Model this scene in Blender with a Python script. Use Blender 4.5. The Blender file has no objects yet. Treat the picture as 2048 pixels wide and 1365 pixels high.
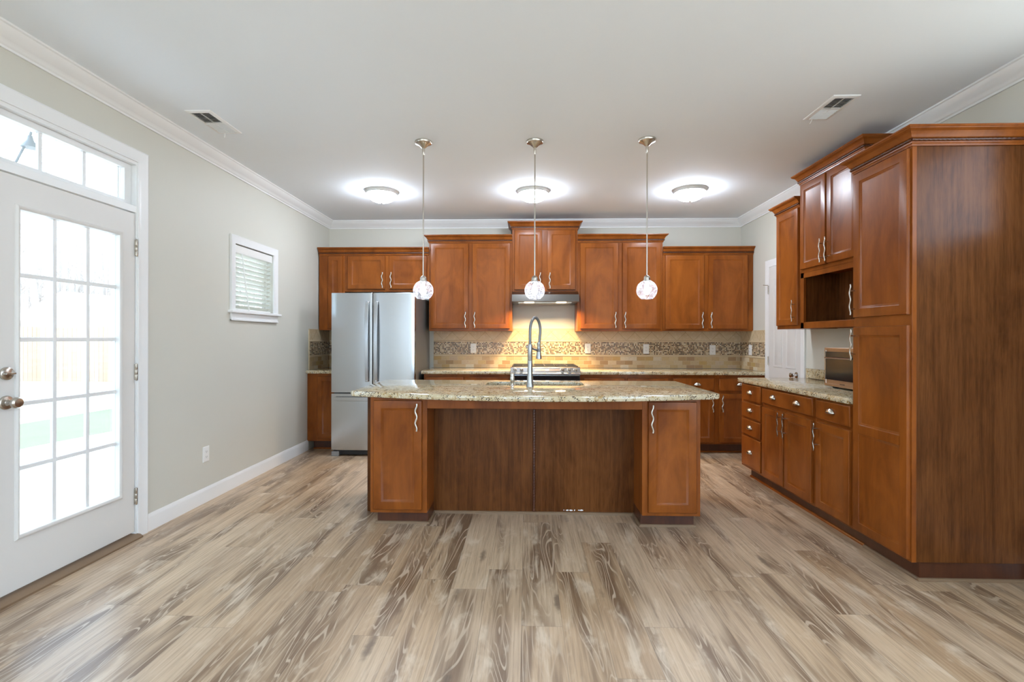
import bpy, bmesh, math, random
from mathutils import Vector, Matrix
R = math.radians
sc = bpy.context.scene
COL = sc.collection
random.seed(7)

# ------------------------------------------------------------------ camera, world, sun, exposure
YAW, ROLL, EYE = 0.0297, 0.0018, 1.278
cam_d = bpy.data.cameras.new('camera'); cam = bpy.data.objects.new('camera', cam_d); COL.objects.link(cam)
cam_d.sensor_width = 36.0; cam_d.lens = 971.5 * 36.0 / 2048.0
cam_d.shift_y = -4.8 / 2048.0
cam_d.clip_start = 0.02; cam_d.clip_end = 200
cam.matrix_world = Matrix.Translation((0, 0, EYE)) @ Matrix.Rotation(YAW, 4, 'Z') @ Matrix.Rotation(R(90), 4, 'X') @ Matrix.Rotation(ROLL, 4, 'Z')
sc.camera = cam

world = bpy.data.worlds.new('overcast_sky'); sc.world = world; world.use_nodes = True
bg = world.node_tree.nodes['Background']
bg.inputs['Color'].default_value = (0.69, 0.89, 1.12, 1)
bg.inputs['Strength'].default_value = 2.7

sun_d = bpy.data.lights.new('sun', 'SUN'); sun = bpy.data.objects.new('sun', sun_d); COL.objects.link(sun)
sun_d.energy = 5.0; sun_d.angle = R(4); sun_d.color = (1.0, 0.95, 0.88)
sun.rotation_euler = Vector((-0.12, -0.72, -0.70)).to_track_quat('-Z', 'Y').to_euler()

vs = sc.view_settings
sc.display_settings.display_device = 'sRGB'
vs.view_transform = 'Standard'; vs.look = 'None'; vs.gamma = 1.0; vs.use_curve_mapping = False
vs.exposure = 1.52
sc.cycles.max_bounces = 10; sc.cycles.diffuse_bounces = 6; sc.cycles.glossy_bounces = 5
sc.cycles.transmission_bounces = 6; sc.cycles.transparent_max_bounces = 12
sc.cycles.caustics_reflective = False; sc.cycles.caustics_refractive = False
sc.cycles.sample_clamp_indirect = 6.0

# room dimensions (metres): x right, y into the room, z up
XL, XR, YB, YR, H = -2.5, 2.648, 6.085, -3.2, 2.757

# ------------------------------------------------------------------ node helpers
class NT:
    def __init__(s, name):
        s.m = bpy.data.materials.new(name); s.m.use_nodes = True
        s.t = s.m.node_tree; s.t.nodes.clear()
        s.out = s.t.nodes.new('ShaderNodeOutputMaterial')
    def n(s, typ, ins=None, **props):
        nd = s.t.nodes.new('ShaderNode' + typ)
        for k, v in props.items(): setattr(nd, k, v)
        if ins:
            for k, v in ins.items(): s.put(nd.inputs[k], v)
        return nd
    def put(s, sock, v):
        if isinstance(v, bpy.types.NodeSocket): s.t.links.new(v, sock)
        elif isinstance(v, bpy.types.Node): s.t.links.new(v.outputs[0], sock)
        else:
            if sock.type == 'RGBA' and hasattr(v, '__len__') and len(v) == 3: v = (*v, 1)
            sock.default_value = v
    def math(s, op, a, b=None, c=None, clamp=False):
        nd = s.n('Math', operation=op, use_clamp=clamp); s.put(nd.inputs[0], a)
        if b is not None: s.put(nd.inputs[1], b)
        if c is not None: s.put(nd.inputs[2], c)
        return nd.outputs[0]
    def vmath(s, op, a, b=None):
        nd = s.n('VectorMath', operation=op); s.put(nd.inputs[0], a)
        if b is not None: s.put(nd.inputs[1], b)
        return nd.outputs[0]
    def scale(s, v, xyz): return s.vmath('MULTIPLY', v, xyz)
    def mix(s, f, a, b, blend='MIX'):
        nd = s.n('Mix', data_type='RGBA', blend_type=blend)
        s.put(nd.inputs[0], f); s.put(nd.inputs[6], a); s.put(nd.inputs[7], b)
        return nd.outputs[2]
    def ramp(s, f, stops, interp='LINEAR'):
        nd = s.n('ValToRGB'); cr = nd.color_ramp; cr.interpolation = interp
        while len(cr.elements) < len(stops): cr.elements.new(0.5)
        for e, (p, c) in zip(cr.elements, stops):
            e.position = p; e.color = (*c, 1) if len(c) == 3 else c
        s.put(nd.inputs[0], f); return nd.outputs[0]
    def smooth(s, v, a, b, lo=0.0, hi=1.0):
        nd = s.n('MapRange', interpolation_type='SMOOTHSTEP'); s.put(nd.inputs[0], v)
        for i, x in enumerate((a, b, lo, hi)): s.put(nd.inputs[i + 1], x)
        return nd.outputs[0]
    def noise(s, vec, scale=5, detail=2, rough=0.5, dist=0.0, out='Fac'):
        nd = s.n('TexNoise'); s.put(nd.inputs['Vector'], vec)
        nd.inputs['Scale'].default_value = scale; nd.inputs['Detail'].default_value = detail
        nd.inputs['Roughness'].default_value = rough; nd.inputs['Distortion'].default_value = dist
        return nd.outputs[out]
    def voro(s, vec, scale=5, feature='F1', out='Distance'):
        nd = s.n('TexVoronoi', feature=feature); s.put(nd.inputs['Vector'], vec); nd.inputs['Scale'].default_value = scale
        return nd.outputs[out]
    def white(s, vec, out='Value', dim='3D'):
        nd = s.n('TexWhiteNoise', noise_dimensions=dim); s.put(nd.inputs['Vector'], vec); return nd.outputs[out]
    def obj(s, rnd=True):
        tc = s.n('TexCoord').outputs['Object']
        if not rnd: return tc
        r = s.n('ObjectInfo').outputs['Random']
        return s.vmath('ADD', tc, s.vmath('MULTIPLY', s.n('CombineXYZ', {0: r, 1: r, 2: r}).outputs[0], (13.0, 7.0, 5.0)))
    def uv(s): return s.n('TexCoord').outputs['UV']
    def sep(s, v):
        nd = s.n('SeparateXYZ'); s.put(nd.inputs[0], v); return nd.outputs
    def comb(s, x, y, z=0.0): return s.n('CombineXYZ', {0: x, 1: y, 2: z}).outputs[0]
    def bsdf(s, color, rough=0.5, metal=0.0, bump=None, bstr=0.2, bdist=0.01, **kw):
        nd = s.n('BsdfPrincipled'); s.put(nd.inputs['Base Color'], color); s.put(nd.inputs['Roughness'], rough)
        nd.inputs['Metallic'].default_value = metal
        for k, v in kw.items(): s.put(nd.inputs[k.replace('_', ' ')], v)
        if bump is not None:
            b = s.n('Bump'); b.inputs['Strength'].default_value = bstr; b.inputs['Distance'].default_value = bdist
            s.put(b.inputs['Height'], bump); s.t.links.new(b.outputs[0], nd.inputs['Normal'])
        return nd
    def done(s, sh):
        s.put(s.out.inputs['Surface'], sh); return s.m

def plain(name, color, rough=0.5, metal=0.0, **kw):
    t = NT(name); return t.done(t.bsdf(color, rough, metal, **kw))

def paint(name, color, rough, amt=0.03, bscale=180):
    t = NT(name); v = t.obj(False)
    n1 = t.noise(v, 1.3, 3); n2 = t.noise(v, bscale, 2)
    c = t.mix(n1, tuple(x * (1 - amt) for x in color), tuple(min(1, x * (1 + amt)) for x in color))
    return t.done(t.bsdf(c, rough, bump=n2, bstr=0.05, bdist=0.002))

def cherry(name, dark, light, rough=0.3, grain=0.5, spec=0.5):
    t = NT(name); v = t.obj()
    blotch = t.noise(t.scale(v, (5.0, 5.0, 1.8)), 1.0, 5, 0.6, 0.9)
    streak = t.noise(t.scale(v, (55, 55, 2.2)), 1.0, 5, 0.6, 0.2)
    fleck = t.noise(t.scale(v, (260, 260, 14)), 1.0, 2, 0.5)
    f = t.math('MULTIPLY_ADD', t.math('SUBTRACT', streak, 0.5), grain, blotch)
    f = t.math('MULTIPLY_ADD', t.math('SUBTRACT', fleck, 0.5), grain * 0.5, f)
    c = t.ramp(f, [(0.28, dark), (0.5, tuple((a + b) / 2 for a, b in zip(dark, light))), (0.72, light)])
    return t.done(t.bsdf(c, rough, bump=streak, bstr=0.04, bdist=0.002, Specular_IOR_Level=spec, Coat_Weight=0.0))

M = {}
M['wall'] = paint('greige_wall_paint', (0.60, 0.585, 0.515), 0.55)
M['ceiling'] = paint('flat_ceiling_paint', (0.84, 0.885, 0.93), 0.85, 0.015)
M['trim'] = paint('white_trim_paint', (0.80, 0.80, 0.79), 0.32, 0.01)
M['door_white'] = paint('white_door_paint', (0.70, 0.68, 0.645), 0.4, 0.02)
M['wood'] = cherry('cherry_stain', (0.158, 0.040, 0.0060), (0.310, 0.090, 0.0140), 0.28, 0.16, 0.21)
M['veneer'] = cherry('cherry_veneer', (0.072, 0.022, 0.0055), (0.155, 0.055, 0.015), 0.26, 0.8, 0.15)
M['wood_edge'] = cherry('dark_glazed_cherry', (0.045, 0.012, 0.005), (0.100, 0.030, 0.011), 0.3, 0.3)
M['shoe'] = paint('tan_shoe_moulding', (0.21, 0.135, 0.078), 0.55, 0.15, 40)
M['hood'] = plain('dark_hood_steel', (0.20, 0.19, 0.175), 0.28, 1.0)
M['faucet'] = plain('satin_steel_faucet', (0.40, 0.39, 0.37), 0.30, 1.0)
M['ring'] = plain('satin_white_metal', (0.66, 0.66, 0.64), 0.35, 0.25)
M['nickel'] = plain('brushed_nickel', (0.55, 0.51, 0.45), 0.27, 1.0)
M['chrome'] = plain('polished_chrome', (0.72, 0.72, 0.72), 0.1, 1.0)
M['gunmetal'] = plain('grey_hose', (0.20, 0.205, 0.21), 0.42, 0.6)
M['black'] = plain('black_gloss', (0.012, 0.012, 0.013), 0.12)
M['black_iron'] = plain('cast_iron', (0.02, 0.02, 0.02), 0.6)
M['plastic'] = plain('white_plastic', (0.80, 0.79, 0.76), 0.35)
M['dark_slot'] = plain('dark_slot', (0.03, 0.03, 0.03), 0.7)
M['grey_plastic'] = plain('grey_plastic', (0.25, 0.26, 0.27), 0.5)
M['concrete'] = paint('pale_concrete', (0.70, 0.69, 0.68), 0.8, 0.06, 40)
M['shed'] = plain('white_siding', (0.8, 0.8, 0.8), 0.7)
M['bark'] = paint('pale_bark', (0.46, 0.41, 0.37), 0.9, 0.15, 30)

def stainless(name, col, rough):
    t = NT(name); v = t.obj()
    n = t.noise(t.scale(v, (2, 2, 60)), 1.0, 2)
    r = t.math('MULTIPLY_ADD', n, 0.03, rough - 0.015)
    return t.done(t.bsdf(col, r, 1.0))
M['steel'] = stainless('stainless_steel', (0.50, 0.51, 0.52), 0.21)
M['steel_warm'] = stainless('bronze_tinted_steel', (0.42, 0.33, 0.26), 0.34)
M['fridge_side'] = plain('grey_fridge_side', (0.20, 0.20, 0.195), 0.4, 0.5)

def glass_pane():
    t = NT('clear_window_glass')
    fr = t.math('MULTIPLY_ADD', t.math('POWER', t.n('LayerWeight', {0: 0.5}).outputs['Facing'], 5.0), 0.9, 0.05)
    mx = t.n('MixShader'); t.put(mx.inputs[0], fr)
    t.put(mx.inputs[1], t.n('BsdfTransparent', {0: (0.84, 0.86, 0.87, 1)}).outputs[0])
    t.put(mx.inputs[2], t.n('BsdfGlossy', {'Roughness': 0.02}).outputs[0])
    return t.done(mx.outputs[0])
M['glass'] = glass_pane()
def seeded_glass():
    t = NT('seeded_globe_glass'); v = t.obj()
    d = t.voro(v, 190); n = t.noise(v, 60, 2)
    seed = t.math('MULTIPLY', t.smooth(d, 0.30, 0.55, 1.0, 0.0), t.smooth(n, 0.30, 0.50))
    lw = t.n('LayerWeight', {0: 0.35}).outputs['Facing']
    k = t.math('MAXIMUM', t.math('MULTIPLY', seed, 0.8), t.math('MULTIPLY', t.math('POWER', lw, 3.0), 0.75))
    k = t.math('ADD', k, 0.05, clamp=True)
    body = t.n('AddShader'); 
    t.put(body.inputs[0], t.n('BsdfTranslucent', {0: (0.42, 0.44, 0.50, 1)}).outputs[0])
    t.put(body.inputs[1], t.n('BsdfGlossy', {'Color': (0.5, 0.5, 0.5, 1), 'Roughness': 0.08}).outputs[0])
    mx = t.n('MixShader'); t.put(mx.inputs[0], k)
    t.put(mx.inputs[1], t.n('BsdfTransparent', {0: (0.96, 0.97, 1.0, 1)}).outputs[0]); t.put(mx.inputs[2], body.outputs[0])
    return t.done(mx.outputs[0])
M['seeded'] = seeded_glass()
def emit(name, col, k):
    t = NT(name); return t.done(t.n('Emission', {'Color': (*col, 1), 'Strength': k}).outputs[0])
M['bulb'] = emit('lit_bulb', (0.97, 0.98, 1.0), 14.0)
M['dome'] = emit('lit_dome_glass', (0.86, 0.96, 1.10), 32.0)
M['hood_lens'] = emit('lit_hood_lens', (1.0, 0.82, 0.58), 3.2)
M['display'] = emit('lit_range_digits', (1.0, 0.9, 0.75), 1.5)

def granite():
    t = NT('gold_granite'); v = t.obj(False)
    big = t.noise(v, 5.0, 4, 0.6, 0.8); mid = t.noise(v, 38, 4, 0.62); fine = t.noise(v, 190, 2)
    c = t.ramp(big, [(0.30, (0.50, 0.40, 0.23)), (0.5, (0.57, 0.48, 0.31)), (0.7, (0.62, 0.56, 0.41))])
    c = t.mix(t.smooth(mid, 0.52, 0.66), c, (0.36, 0.23, 0.085))
    c = t.mix(t.smooth(t.noise(v, 75, 3, 0.6), 0.58, 0.68), c, (0.70, 0.66, 0.55))
    c = t.mix(t.math('MULTIPLY', t.smooth(fine, 0.40, 0.30), 0.55), c, (0.22, 0.14, 0.07))
    wv = t.vmath('ADD', v, t.scale(t.noise(v, 30, 2, out='Color'), (0.02, 0.02, 0.02)))
    sp = t.voro(wv, 105); gate = t.noise(v, 26, 2)
    dark = t.math('MULTIPLY', t.smooth(sp, 0.46, 0.34), t.smooth(gate, 0.47, 0.55))
    c = t.mix(dark, c, (0.045, 0.028, 0.018))
    return t.done(t.bsdf(c, 0.07, Specular_IOR_Level=0.6))
M['granite'] = granite()

def plank_floor():
    t = NT('weathered_plank_floor'); p = t.obj(False); x, y, z = t.sep(p)
    W, L = 0.182, 1.22
    xs = t.math('DIVIDE', t.math('ADD', x, 10.03), W); col = t.math('FLOOR', xs); fx = t.math('FRACT', xs)
    off = t.white(t.comb(col, 3.7))
    ys = t.math('ADD', t.math('DIVIDE', t.math('ADD', y, 20.0), L), t.math('MULTIPLY', off, 5.0)); row = t.math('FLOOR', ys); fy = t.math('FRACT', ys)
    idv = t.comb(col, row, 1.5); rid = t.white(idv); rcol = t.white(idv, 'Color')
    v = t.vmath('ADD', p, t.scale(rcol, (31.0, 17.0, 0.0)))
    field = t.noise(t.scale(v, (7.0, 0.75, 1)), 1.0, 2, 0.45, 0.35)
    rings = t.math('SINE', t.math('MULTIPLY', field, 120.0))
    streak = t.noise(t.scale(v, (75, 2.2, 1)), 1.0, 5, 0.65)
    fine = t.noise(t.scale(v, (330, 9, 1)), 1.0, 3, 0.6)
    heart = t.smooth(t.noise(t.scale(v, (6.5, 0.85, 1)), 1.0, 3, 0.55, 0.5), 0.44, 0.66)
    wash = t.noise(t.scale(v, (9, 3.0, 1)), 1.0, 4, 0.6, 0.5)
    base = t.ramp(rid, [(0.0, (0.47, 0.322, 0.195)), (0.35, (0.58, 0.432, 0.290)), (0.7, (0.53, 0.395, 0.272)), (1.0, (0.42, 0.28, 0.165))])
    c = t.mix(t.math('MULTIPLY', heart, 0.85), base, (0.150, 0.086, 0.047))
    c = t.mix(t.math('MULTIPLY', t.smooth(streak, 0.45, 0.70), 0.45), c, (0.18, 0.112, 0.068))
    c = t.mix(t.math('MULTIPLY', t.smooth(streak, 0.48, 0.30), 0.40), c, (0.68, 0.55, 0.41))
    c = t.mix(t.math('MULTIPLY', t.smooth(wash, 0.53, 0.74), 0.62), c, (0.74, 0.62, 0.48))
    lines = t.math('MULTIPLY', t.smooth(rings, 0.72, 0.97), t.math('MULTIPLY_ADD', heart, 0.5, 0.10))
    c = t.mix(lines, c, (0.70, 0.57, 0.43))
    c = t.mix(t.math('MULTIPLY', t.smooth(fine, 0.55, 0.75), 0.30), c, (0.20, 0.145, 0.10))
    kd = t.voro(t.scale(v, (4.6, 1.05, 1)), 1.0); 
    knot = t.smooth(t.math('ADD', kd, t.math('MULTIPLY', t.noise(v, 30, 2), 0.08)), 0.17, 0.07)
    c = t.mix(t.math('MULTIPLY', knot, 0.75), c, (0.12, 0.08, 0.055))
    ex = t.math('MINIMUM', fx, t.math('SUBTRACT', 1.0, fx)); ey = t.math('MINIMUM', fy, t.math('SUBTRACT', 1.0, fy))
    e = t.math('MINIMUM', t.math('MULTIPLY', ex, W), t.math('MULTIPLY', ey, L))
    seam = t.smooth(e, 0.0004, 0.0017, 1.0, 0.0)
    c = t.mix(t.math('MULTIPLY', seam, 0.45), c, (0.10, 0.075, 0.055))
    hgt = t.math('SUBTRACT', t.math('MULTIPLY', streak, 0.5), t.math('MULTIPLY', seam, 1.0))
    rgh = t.math('MULTIPLY_ADD', streak, 0.12, 0.28)
    return t.done(t.bsdf(c, rgh, bump=hgt, bstr=0.10, bdist=0.002))
M['floor'] = plank_floor()

def tile_mat(kind):
    t = NT(kind + '_tile'); u, v, _ = t.sep(t.uv())
    grout = (0.58, 0.47, 0.32)
    if kind == 'brick':
        W, Hh = 0.1015, 0.0505
        rs = t.math('DIVIDE', t.math('SUBTRACT', v, 0.8545), Hh); row = t.math('FLOOR', rs); fy = t.math('FRACT', rs)
        xs = t.math('ADD', t.math('DIVIDE', u, W), t.math('MULTIPLY', t.math('FLOORED_MODULO', row, 2.0), 0.5)); col = t.math('FLOOR', xs); fx = t.math('FRACT', xs)
        cell = t.comb(col, row, 2.2); r = t.white(cell); gw = 0.0016
        c = t.ramp(r, [(0.0, (0.60, 0.46, 0.27)), (0.22, (0.52, 0.37, 0.19)), (0.40, (0.46, 0.29, 0.13)), (0.52, (0.62, 0.50, 0.32)), (0.68, (0.36, 0.22, 0.11)), (0.80, (0.50, 0.33, 0.12)), (0.92, (0.66, 0.58, 0.44)), (1.0, (0.42, 0.25, 0.12))])
        pit = t.noise(t.comb(u, v), 55, 4, 0.65); c = t.mix(t.math('MULTIPLY', t.smooth(pit, 0.52, 0.72), 0.45), c, (0.27, 0.17, 0.085))
        rough = 0.5
    elif kind == 'mosaic':
        W = Hh = 0.0155
        rs = t.math('DIVIDE', t.math('SUBTRACT', v, 1.081), Hh); row = t.math('FLOOR', rs); fy = t.math('FRACT', rs)
        xs = t.math('DIVIDE', u, W); col = t.math('FLOOR', xs); fx = t.math('FRACT', xs)
        cell = t.comb(col, row, 5.1); r = t.white(cell); gw = 0.0013
        c = t.ramp(r, [(0.0, (0.045, 0.022, 0.012)), (0.22, (0.10, 0.05, 0.026)), (0.34, (0.24, 0.13, 0.065)), (0.46, (0.40, 0.26, 0.14)), (0.58, (0.50, 0.38, 0.23)), (0.72, (0.60, 0.49, 0.33)), (0.88, (0.30, 0.22, 0.15)), (0.94, (0.68, 0.60, 0.46))], 'CONSTANT')
        rough = 0.25; grout = (0.52, 0.41, 0.27)
    else:
        W = Hh = 0.1464
        a = t.math('MULTIPLY', t.math('ADD', u, t.math('SUBTRACT', v, 1.256)), 0.70711); b = t.math('MULTIPLY', t.math('SUBTRACT', u, t.math('SUBTRACT', v, 1.256)), 0.70711)
        xs = t.math('DIVIDE', a, W); col = t.math('FLOOR', xs); fx = t.math('FRACT', xs)
        rs = t.math('DIVIDE', b, W); row = t.math('FLOOR', rs); fy = t.math('FRACT', rs)
        r = t.white(t.comb(col, row, 8.3)); gw = 0.0016
        c = t.ramp(r, [(0.0, (0.52, 0.385, 0.225)), (0.5, (0.60, 0.47, 0.29)), (1.0, (0.56, 0.43, 0.27))])
        c = t.mix(t.smooth(t.noise(t.comb(u, v), 24, 4, 0.6), 0.45, 0.75), c, (0.66, 0.54, 0.37)); rough = 0.45
        grout = (0.36, 0.25, 0.14)
    ex = t.math('MULTIPLY', t.math('MINIMUM', fx, t.math('SUBTRACT', 1.0, fx)), W); ey = t.math('MULTIPLY', t.math('MINIMUM', fy, t.math('SUBTRACT', 1.0, fy)), Hh)
    g = t.smooth(t.math('MINIMUM', ex, ey), gw * 0.7, gw * 1.3, 1.0, 0.0)
    c = t.mix(g, c, grout)
    return t.done(t.bsdf(c, t.math('MULTIPLY_ADD', g, 0.35, rough), bump=t.math('SUBTRACT', 1.0, g), bstr=0.35, bdist=0.002))
M['brick'] = tile_mat('brick'); M['mosaic'] = tile_mat('mosaic'); M['diamond'] = tile_mat('diamond')
M['travertine'] = paint('travertine_liner', (0.60, 0.47, 0.30), 0.45, 0.12, 60)

def lawn_mat():
    t = NT('winter_lawn'); v = t.obj(False); n = t.noise(v, 3, 5, 0.7); f = t.noise(v, 60, 3)
    c = t.mix(n, (0.11, 0.125, 0.075), (0.16, 0.155, 0.11)); c = t.mix(t.math('MULTIPLY', f, 0.5), c, (0.06, 0.085, 0.035))
    return t.done(t.bsdf(c, 0.95))
M['lawn'] = lawn_mat()
def fence_mat():
    t = NT('cedar_fence'); v = t.obj(False); x, y, z = t.sep(v)
    r = t.white(t.comb(t.math('FLOOR', t.math('DIVIDE', x, 0.145)), 1.0)); n = t.noise(t.scale(v, (30, 30, 1.5)), 1.0, 4)
    c = t.ramp(t.math('MULTIPLY_ADD', n, 0.5, t.math('MULTIPLY', r, 0.5)), [(0.2, (0.42, 0.29, 0.19)), (0.8, (0.55, 0.41, 0.29))])
    return t.done(t.bsdf(c, 0.85))
M['fence'] = fence_mat()

# ------------------------------------------------------------------ mesh builder
class MB:
    def __init__(s): s.v = []; s.f = []
    def add(s, vs, fs):
        b = len(s.v); s.v += [tuple(p) for p in vs]; s.f += [tuple(b + i for i in f) for f in fs]; return s
    def box(s, x0, x1, y0, y1, z0, z1):
        v = [(x, y, z) for z in (z0, z1) for y in (y0, y1) for x in (x0, x1)]
        return s.add(v, [(0, 2, 3, 1), (4, 5, 7, 6), (0, 1, 5, 4), (2, 6, 7, 3), (0, 4, 6, 2), (1, 3, 7, 5)])
    def rings(s, rings, cap0=True, cap1=True, closed=False):
        n = len(rings[0]); b = len(s.v)
        for r in rings: s.v += [tuple(p) for p in r]
        k = len(rings)
        for i in range(k if closed else k - 1):
            a, c = b + i * n, b + ((i + 1) % k) * n
            for j in range(n):
                j2 = (j + 1) % n; s.f.append((a + j, a + j2, c + j2, c + j))
        if not closed:
            if cap0: s.f.append(tuple(b + j for j in reversed(range(n))))
            if cap1: s.f.append(tuple(b + (k - 1) * n + j for j in range(n)))
        return s
    def front(s, x0, x1, z0, z1, loops, axis='y', at=0.0):
        # nested rectangles (inset, depth) facing -y
        rg = []
        for ins, d in loops:
            rg.append([(x0 + ins, at + d, z0 + ins), (x1 - ins, at + d, z0 + ins), (x1 - ins, at + d, z1 - ins), (x0 + ins, at + d, z1 - ins)])
        return s.rings(rg)
    def tube(s, pts, r, seg=8, flat=None, cap=True):
        pts = [Vector(p) for p in pts]; rg = []
        prev = None
        for i, p in enumerate(pts):
            t = (pts[min(i + 1, len(pts) - 1)] - pts[max(i - 1, 0)]).normalized()
            if prev is None:
                a = Vector((0, 1, 0)) if abs(t.y) < 0.9 else Vector((1, 0, 0))
                n = (a - t * a.dot(t)).normalized()
            else: n = (prev - t * prev.dot(t)).normalized()
            prev = n; bn = t.cross(n)
            rr = r[i] if hasattr(r, '__len__') else r
            fl = flat or (1, 1)
            rg.append([p + n * (math.cos(2 * math.pi * k / seg) * rr * fl[0]) + bn * (math.sin(2 * math.pi * k / seg) * rr * fl[1]) for k in range(seg)])
        return s.rings(rg, cap, cap)
    def lathe(s, prof, c=(0, 0, 0), seg=24, axis='z', cap=True):
        rg = []
        for r, h in prof:
            ring = []
            for k in range(seg):
                a = 2 * math.pi * k / seg; p, q = r * math.cos(a), r * math.sin(a)
                ring.append({'z': (c[0] + p, c[1] + q, c[2] + h), 'y': (c[0] + p, c[1] + h, c[2] - q), 'x': (c[0] + h, c[1] + p, c[2] + q)}[axis])
            rg.append(ring)
        return s.rings(rg, cap, cap)
    def prism(s, poly, lo, hi, axis='x'):
        # extrude a polygon of (a, b) along an axis: x -> (a=y, b=z), y -> (a=x, b=z), z -> (a=x, b=y)
        m = {'x': lambda a, b, e: (e, a, b), 'y': lambda a, b, e: (a, e, b), 'z': lambda a, b, e: (a, b, e)}[axis]
        return s.rings([[m(a, b, lo) for a, b in poly], [m(a, b, hi) for a, b in poly]])
    def build(s, name, mat, parent=None, smooth=30, bevel=0.0, seg=2, uv=False):
        me = bpy.data.meshes.new(name); me.from_pydata(s.v, [], s.f); me.update()
        bm = bmesh.new(); bm.from_mesh(me); bmesh.ops.recalc_face_normals(bm, faces=bm.faces); bm.to_mesh(me); bm.free()
        if smooth:
            for p in me.polygons: p.use_smooth = True
            me.set_sharp_from_angle(angle=R(smooth))
        if uv:
            lay = me.uv_layers.new(name='UVMap')
            for p in me.polygons:
                n = p.normal
                for li in p.loop_indices:
                    co = me.vertices[me.loops[li].vertex_index].co
                    lay.data[li].uv = (co.y, co.z) if abs(n.x) > 0.6 else ((co.x, co.z) if abs(n.y) > 0.6 else (co.x, co.y))
        me.materials.append(M[mat])
        o = bpy.data.objects.new(name, me); COL.objects.link(o)
        if parent: o.parent = parent
        if bevel:
            b = o.modifiers.new('edge', 'BEVEL'); b.width = bevel; b.segments = seg; b.limit_method = 'ANGLE'; b.angle_limit = R(40)
        return o

def tag(o, label=None, cat=None, group=None, kind=None):
    if label: o['label'] = label
    if cat: o['category'] = cat
    if group: o['group'] = group
    if kind: o['kind'] = kind
    return o
def thing(name, loc, label, cat, group=None, rz=0.0, kind=None):
    o = bpy.data.objects.new(name, None); COL.objects.link(o); o.empty_display_size = 0.05
    o.location = loc; o.rotation_euler = (0, 0, rz)
    return tag(o, label, cat, group, kind)
def copy_thing(o, loc, label):
    c = o.copy(); COL.objects.link(c); c.location = loc; c['label'] = label
    for ch in list(o.children):
        k = ch.copy(); COL.objects.link(k); k.parent = c
        for g in list(ch.children):
            q = g.copy(); COL.objects.link(q); q.parent = k
    return c
def bx(*a): return MB().box(*a)

# ------------------------------------------------------------------ the room shell
def wall_x(name, x0, x1, y0, y1, holes):
    """wall slab across x, running along y, with rectangular openings (ya, yb, za, zb)"""
    m = MB(); ys = sorted({y0, y1, *[h[0] for h in holes], *[h[1] for h in holes]})
    for a, b in zip(ys, ys[1:]):
        hs = sorted([h for h in holes if h[0] < (a + b) / 2 < h[1]], key=lambda h: h[2]); z = 0.0
        for h in hs:
            if h[2] > z: m.box(x0, x1, a, b, z, h[2])
            z = h[3]
        if z < H: m.box(x0, x1, a, b, z, H)
    return tag(m.build(name, 'wall', smooth=0), kind='structure')
tag(bx(XL - 0.14, XR + 0.14, YR - 0.14, YB + 0.14, -0.12, 0.0).build('floor', 'floor', smooth=0), kind='structure')
tag(bx(XL - 0.14, XR + 0.14, YR - 0.14, YB + 0.14, H, H + 0.15).build('ceiling', 'ceiling', smooth=0), kind='structure')
DOOR = (2.195, 3.045, 0.0, 2.405); WIN = (4.087, 4.716, 1.515, 2.092); WINR = (0.9, 2.40, 1.85, 2.52); WINS = (-2.9, 0.45, 0.35, 2.45); WINL = (-3.05, -1.0, 0.30, 2.50)  # WINR, WINS and WINL are added openings, out of view, for daylight
wall_x('wall_left', XL - 0.14, XL, YR, YB, [DOOR, WIN, WINL])
wall_x('wall_right', XR, XR + 0.14, YR, YB, [WINR, WINS])
tag(bx(XL - 0.14, XR + 0.14, YB, YB + 0.14, 0, H).build('wall_back', 'wall', smooth=0), kind='structure')
m = MB(); m.box(XL - 0.14, -1.6, YR - 0.14, YR, 0, H); m.box(0.6, XR + 0.14, YR - 0.14, YR, 0, H); m.box(-1.6, 0.6, YR - 0.14, YR, 2.25, H); m.box(-1.6, 0.6, YR - 0.14, YR, 0, 0.75)  # rear opening added out of view to let daylight in
tag(m.build('wall_rear', 'wall', smooth=0), kind='structure')

# crown moulding of the room: profile (out from wall, down from ceiling)
CP = [(0.0, 0.0), (0.080, 0.0), (0.080, 0.010), (0.072, 0.014), (0.066, 0.026), (0.052, 0.044), (0.034, 0.060), (0.024, 0.068), (0.020, 0.074), (0.016, 0.080), (0.010, 0.084), (0.010, 0.096), (0.0, 0.096)]
m = MB(); m.rings([[(XL + o, y - (o if y > 0 else 0), H - d) for o, d in CP] for y in (YR, YB)]); tag(m.build('trim_1', 'trim'), kind='structure')
m = MB(); m.rings([[(XL + o, YB - o, H - d) for o, d in CP], [(XR - o, YB - o, H - d) for o, d in CP]]); tag(m.build('trim_2', 'trim'), kind='structure')
m = MB(); m.rings([[(XR - o, y - (o if y > 0 else 0), H - d) for o, d in CP] for y in (YR, YB)]); tag(m.build('trim_3', 'trim'), kind='structure')
# baseboards
BP = [(0, 0), (0.014, 0), (0.014, 0.088), (0.011, 0.097), (0.008, 0.105), (0.005, 0.114), (0, 0.114)]
def baseboard(name, runs):
    m = MB()
    for side, a, b in runs:
        sg = 1 if side == XL else -1
        m.rings([[(side + sg * o, y, z) for o, z in BP] for y in (a, b)])
    tag(m.build(name, 'trim'), kind='structure')
baseboard('baseboard_left', [(XL, 3.119, 5.475), (XL, YR, 2.12)])
baseboard('baseboard_right', [(XR, YR, 2.600), (XR, 4.66, 4.68)])

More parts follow.
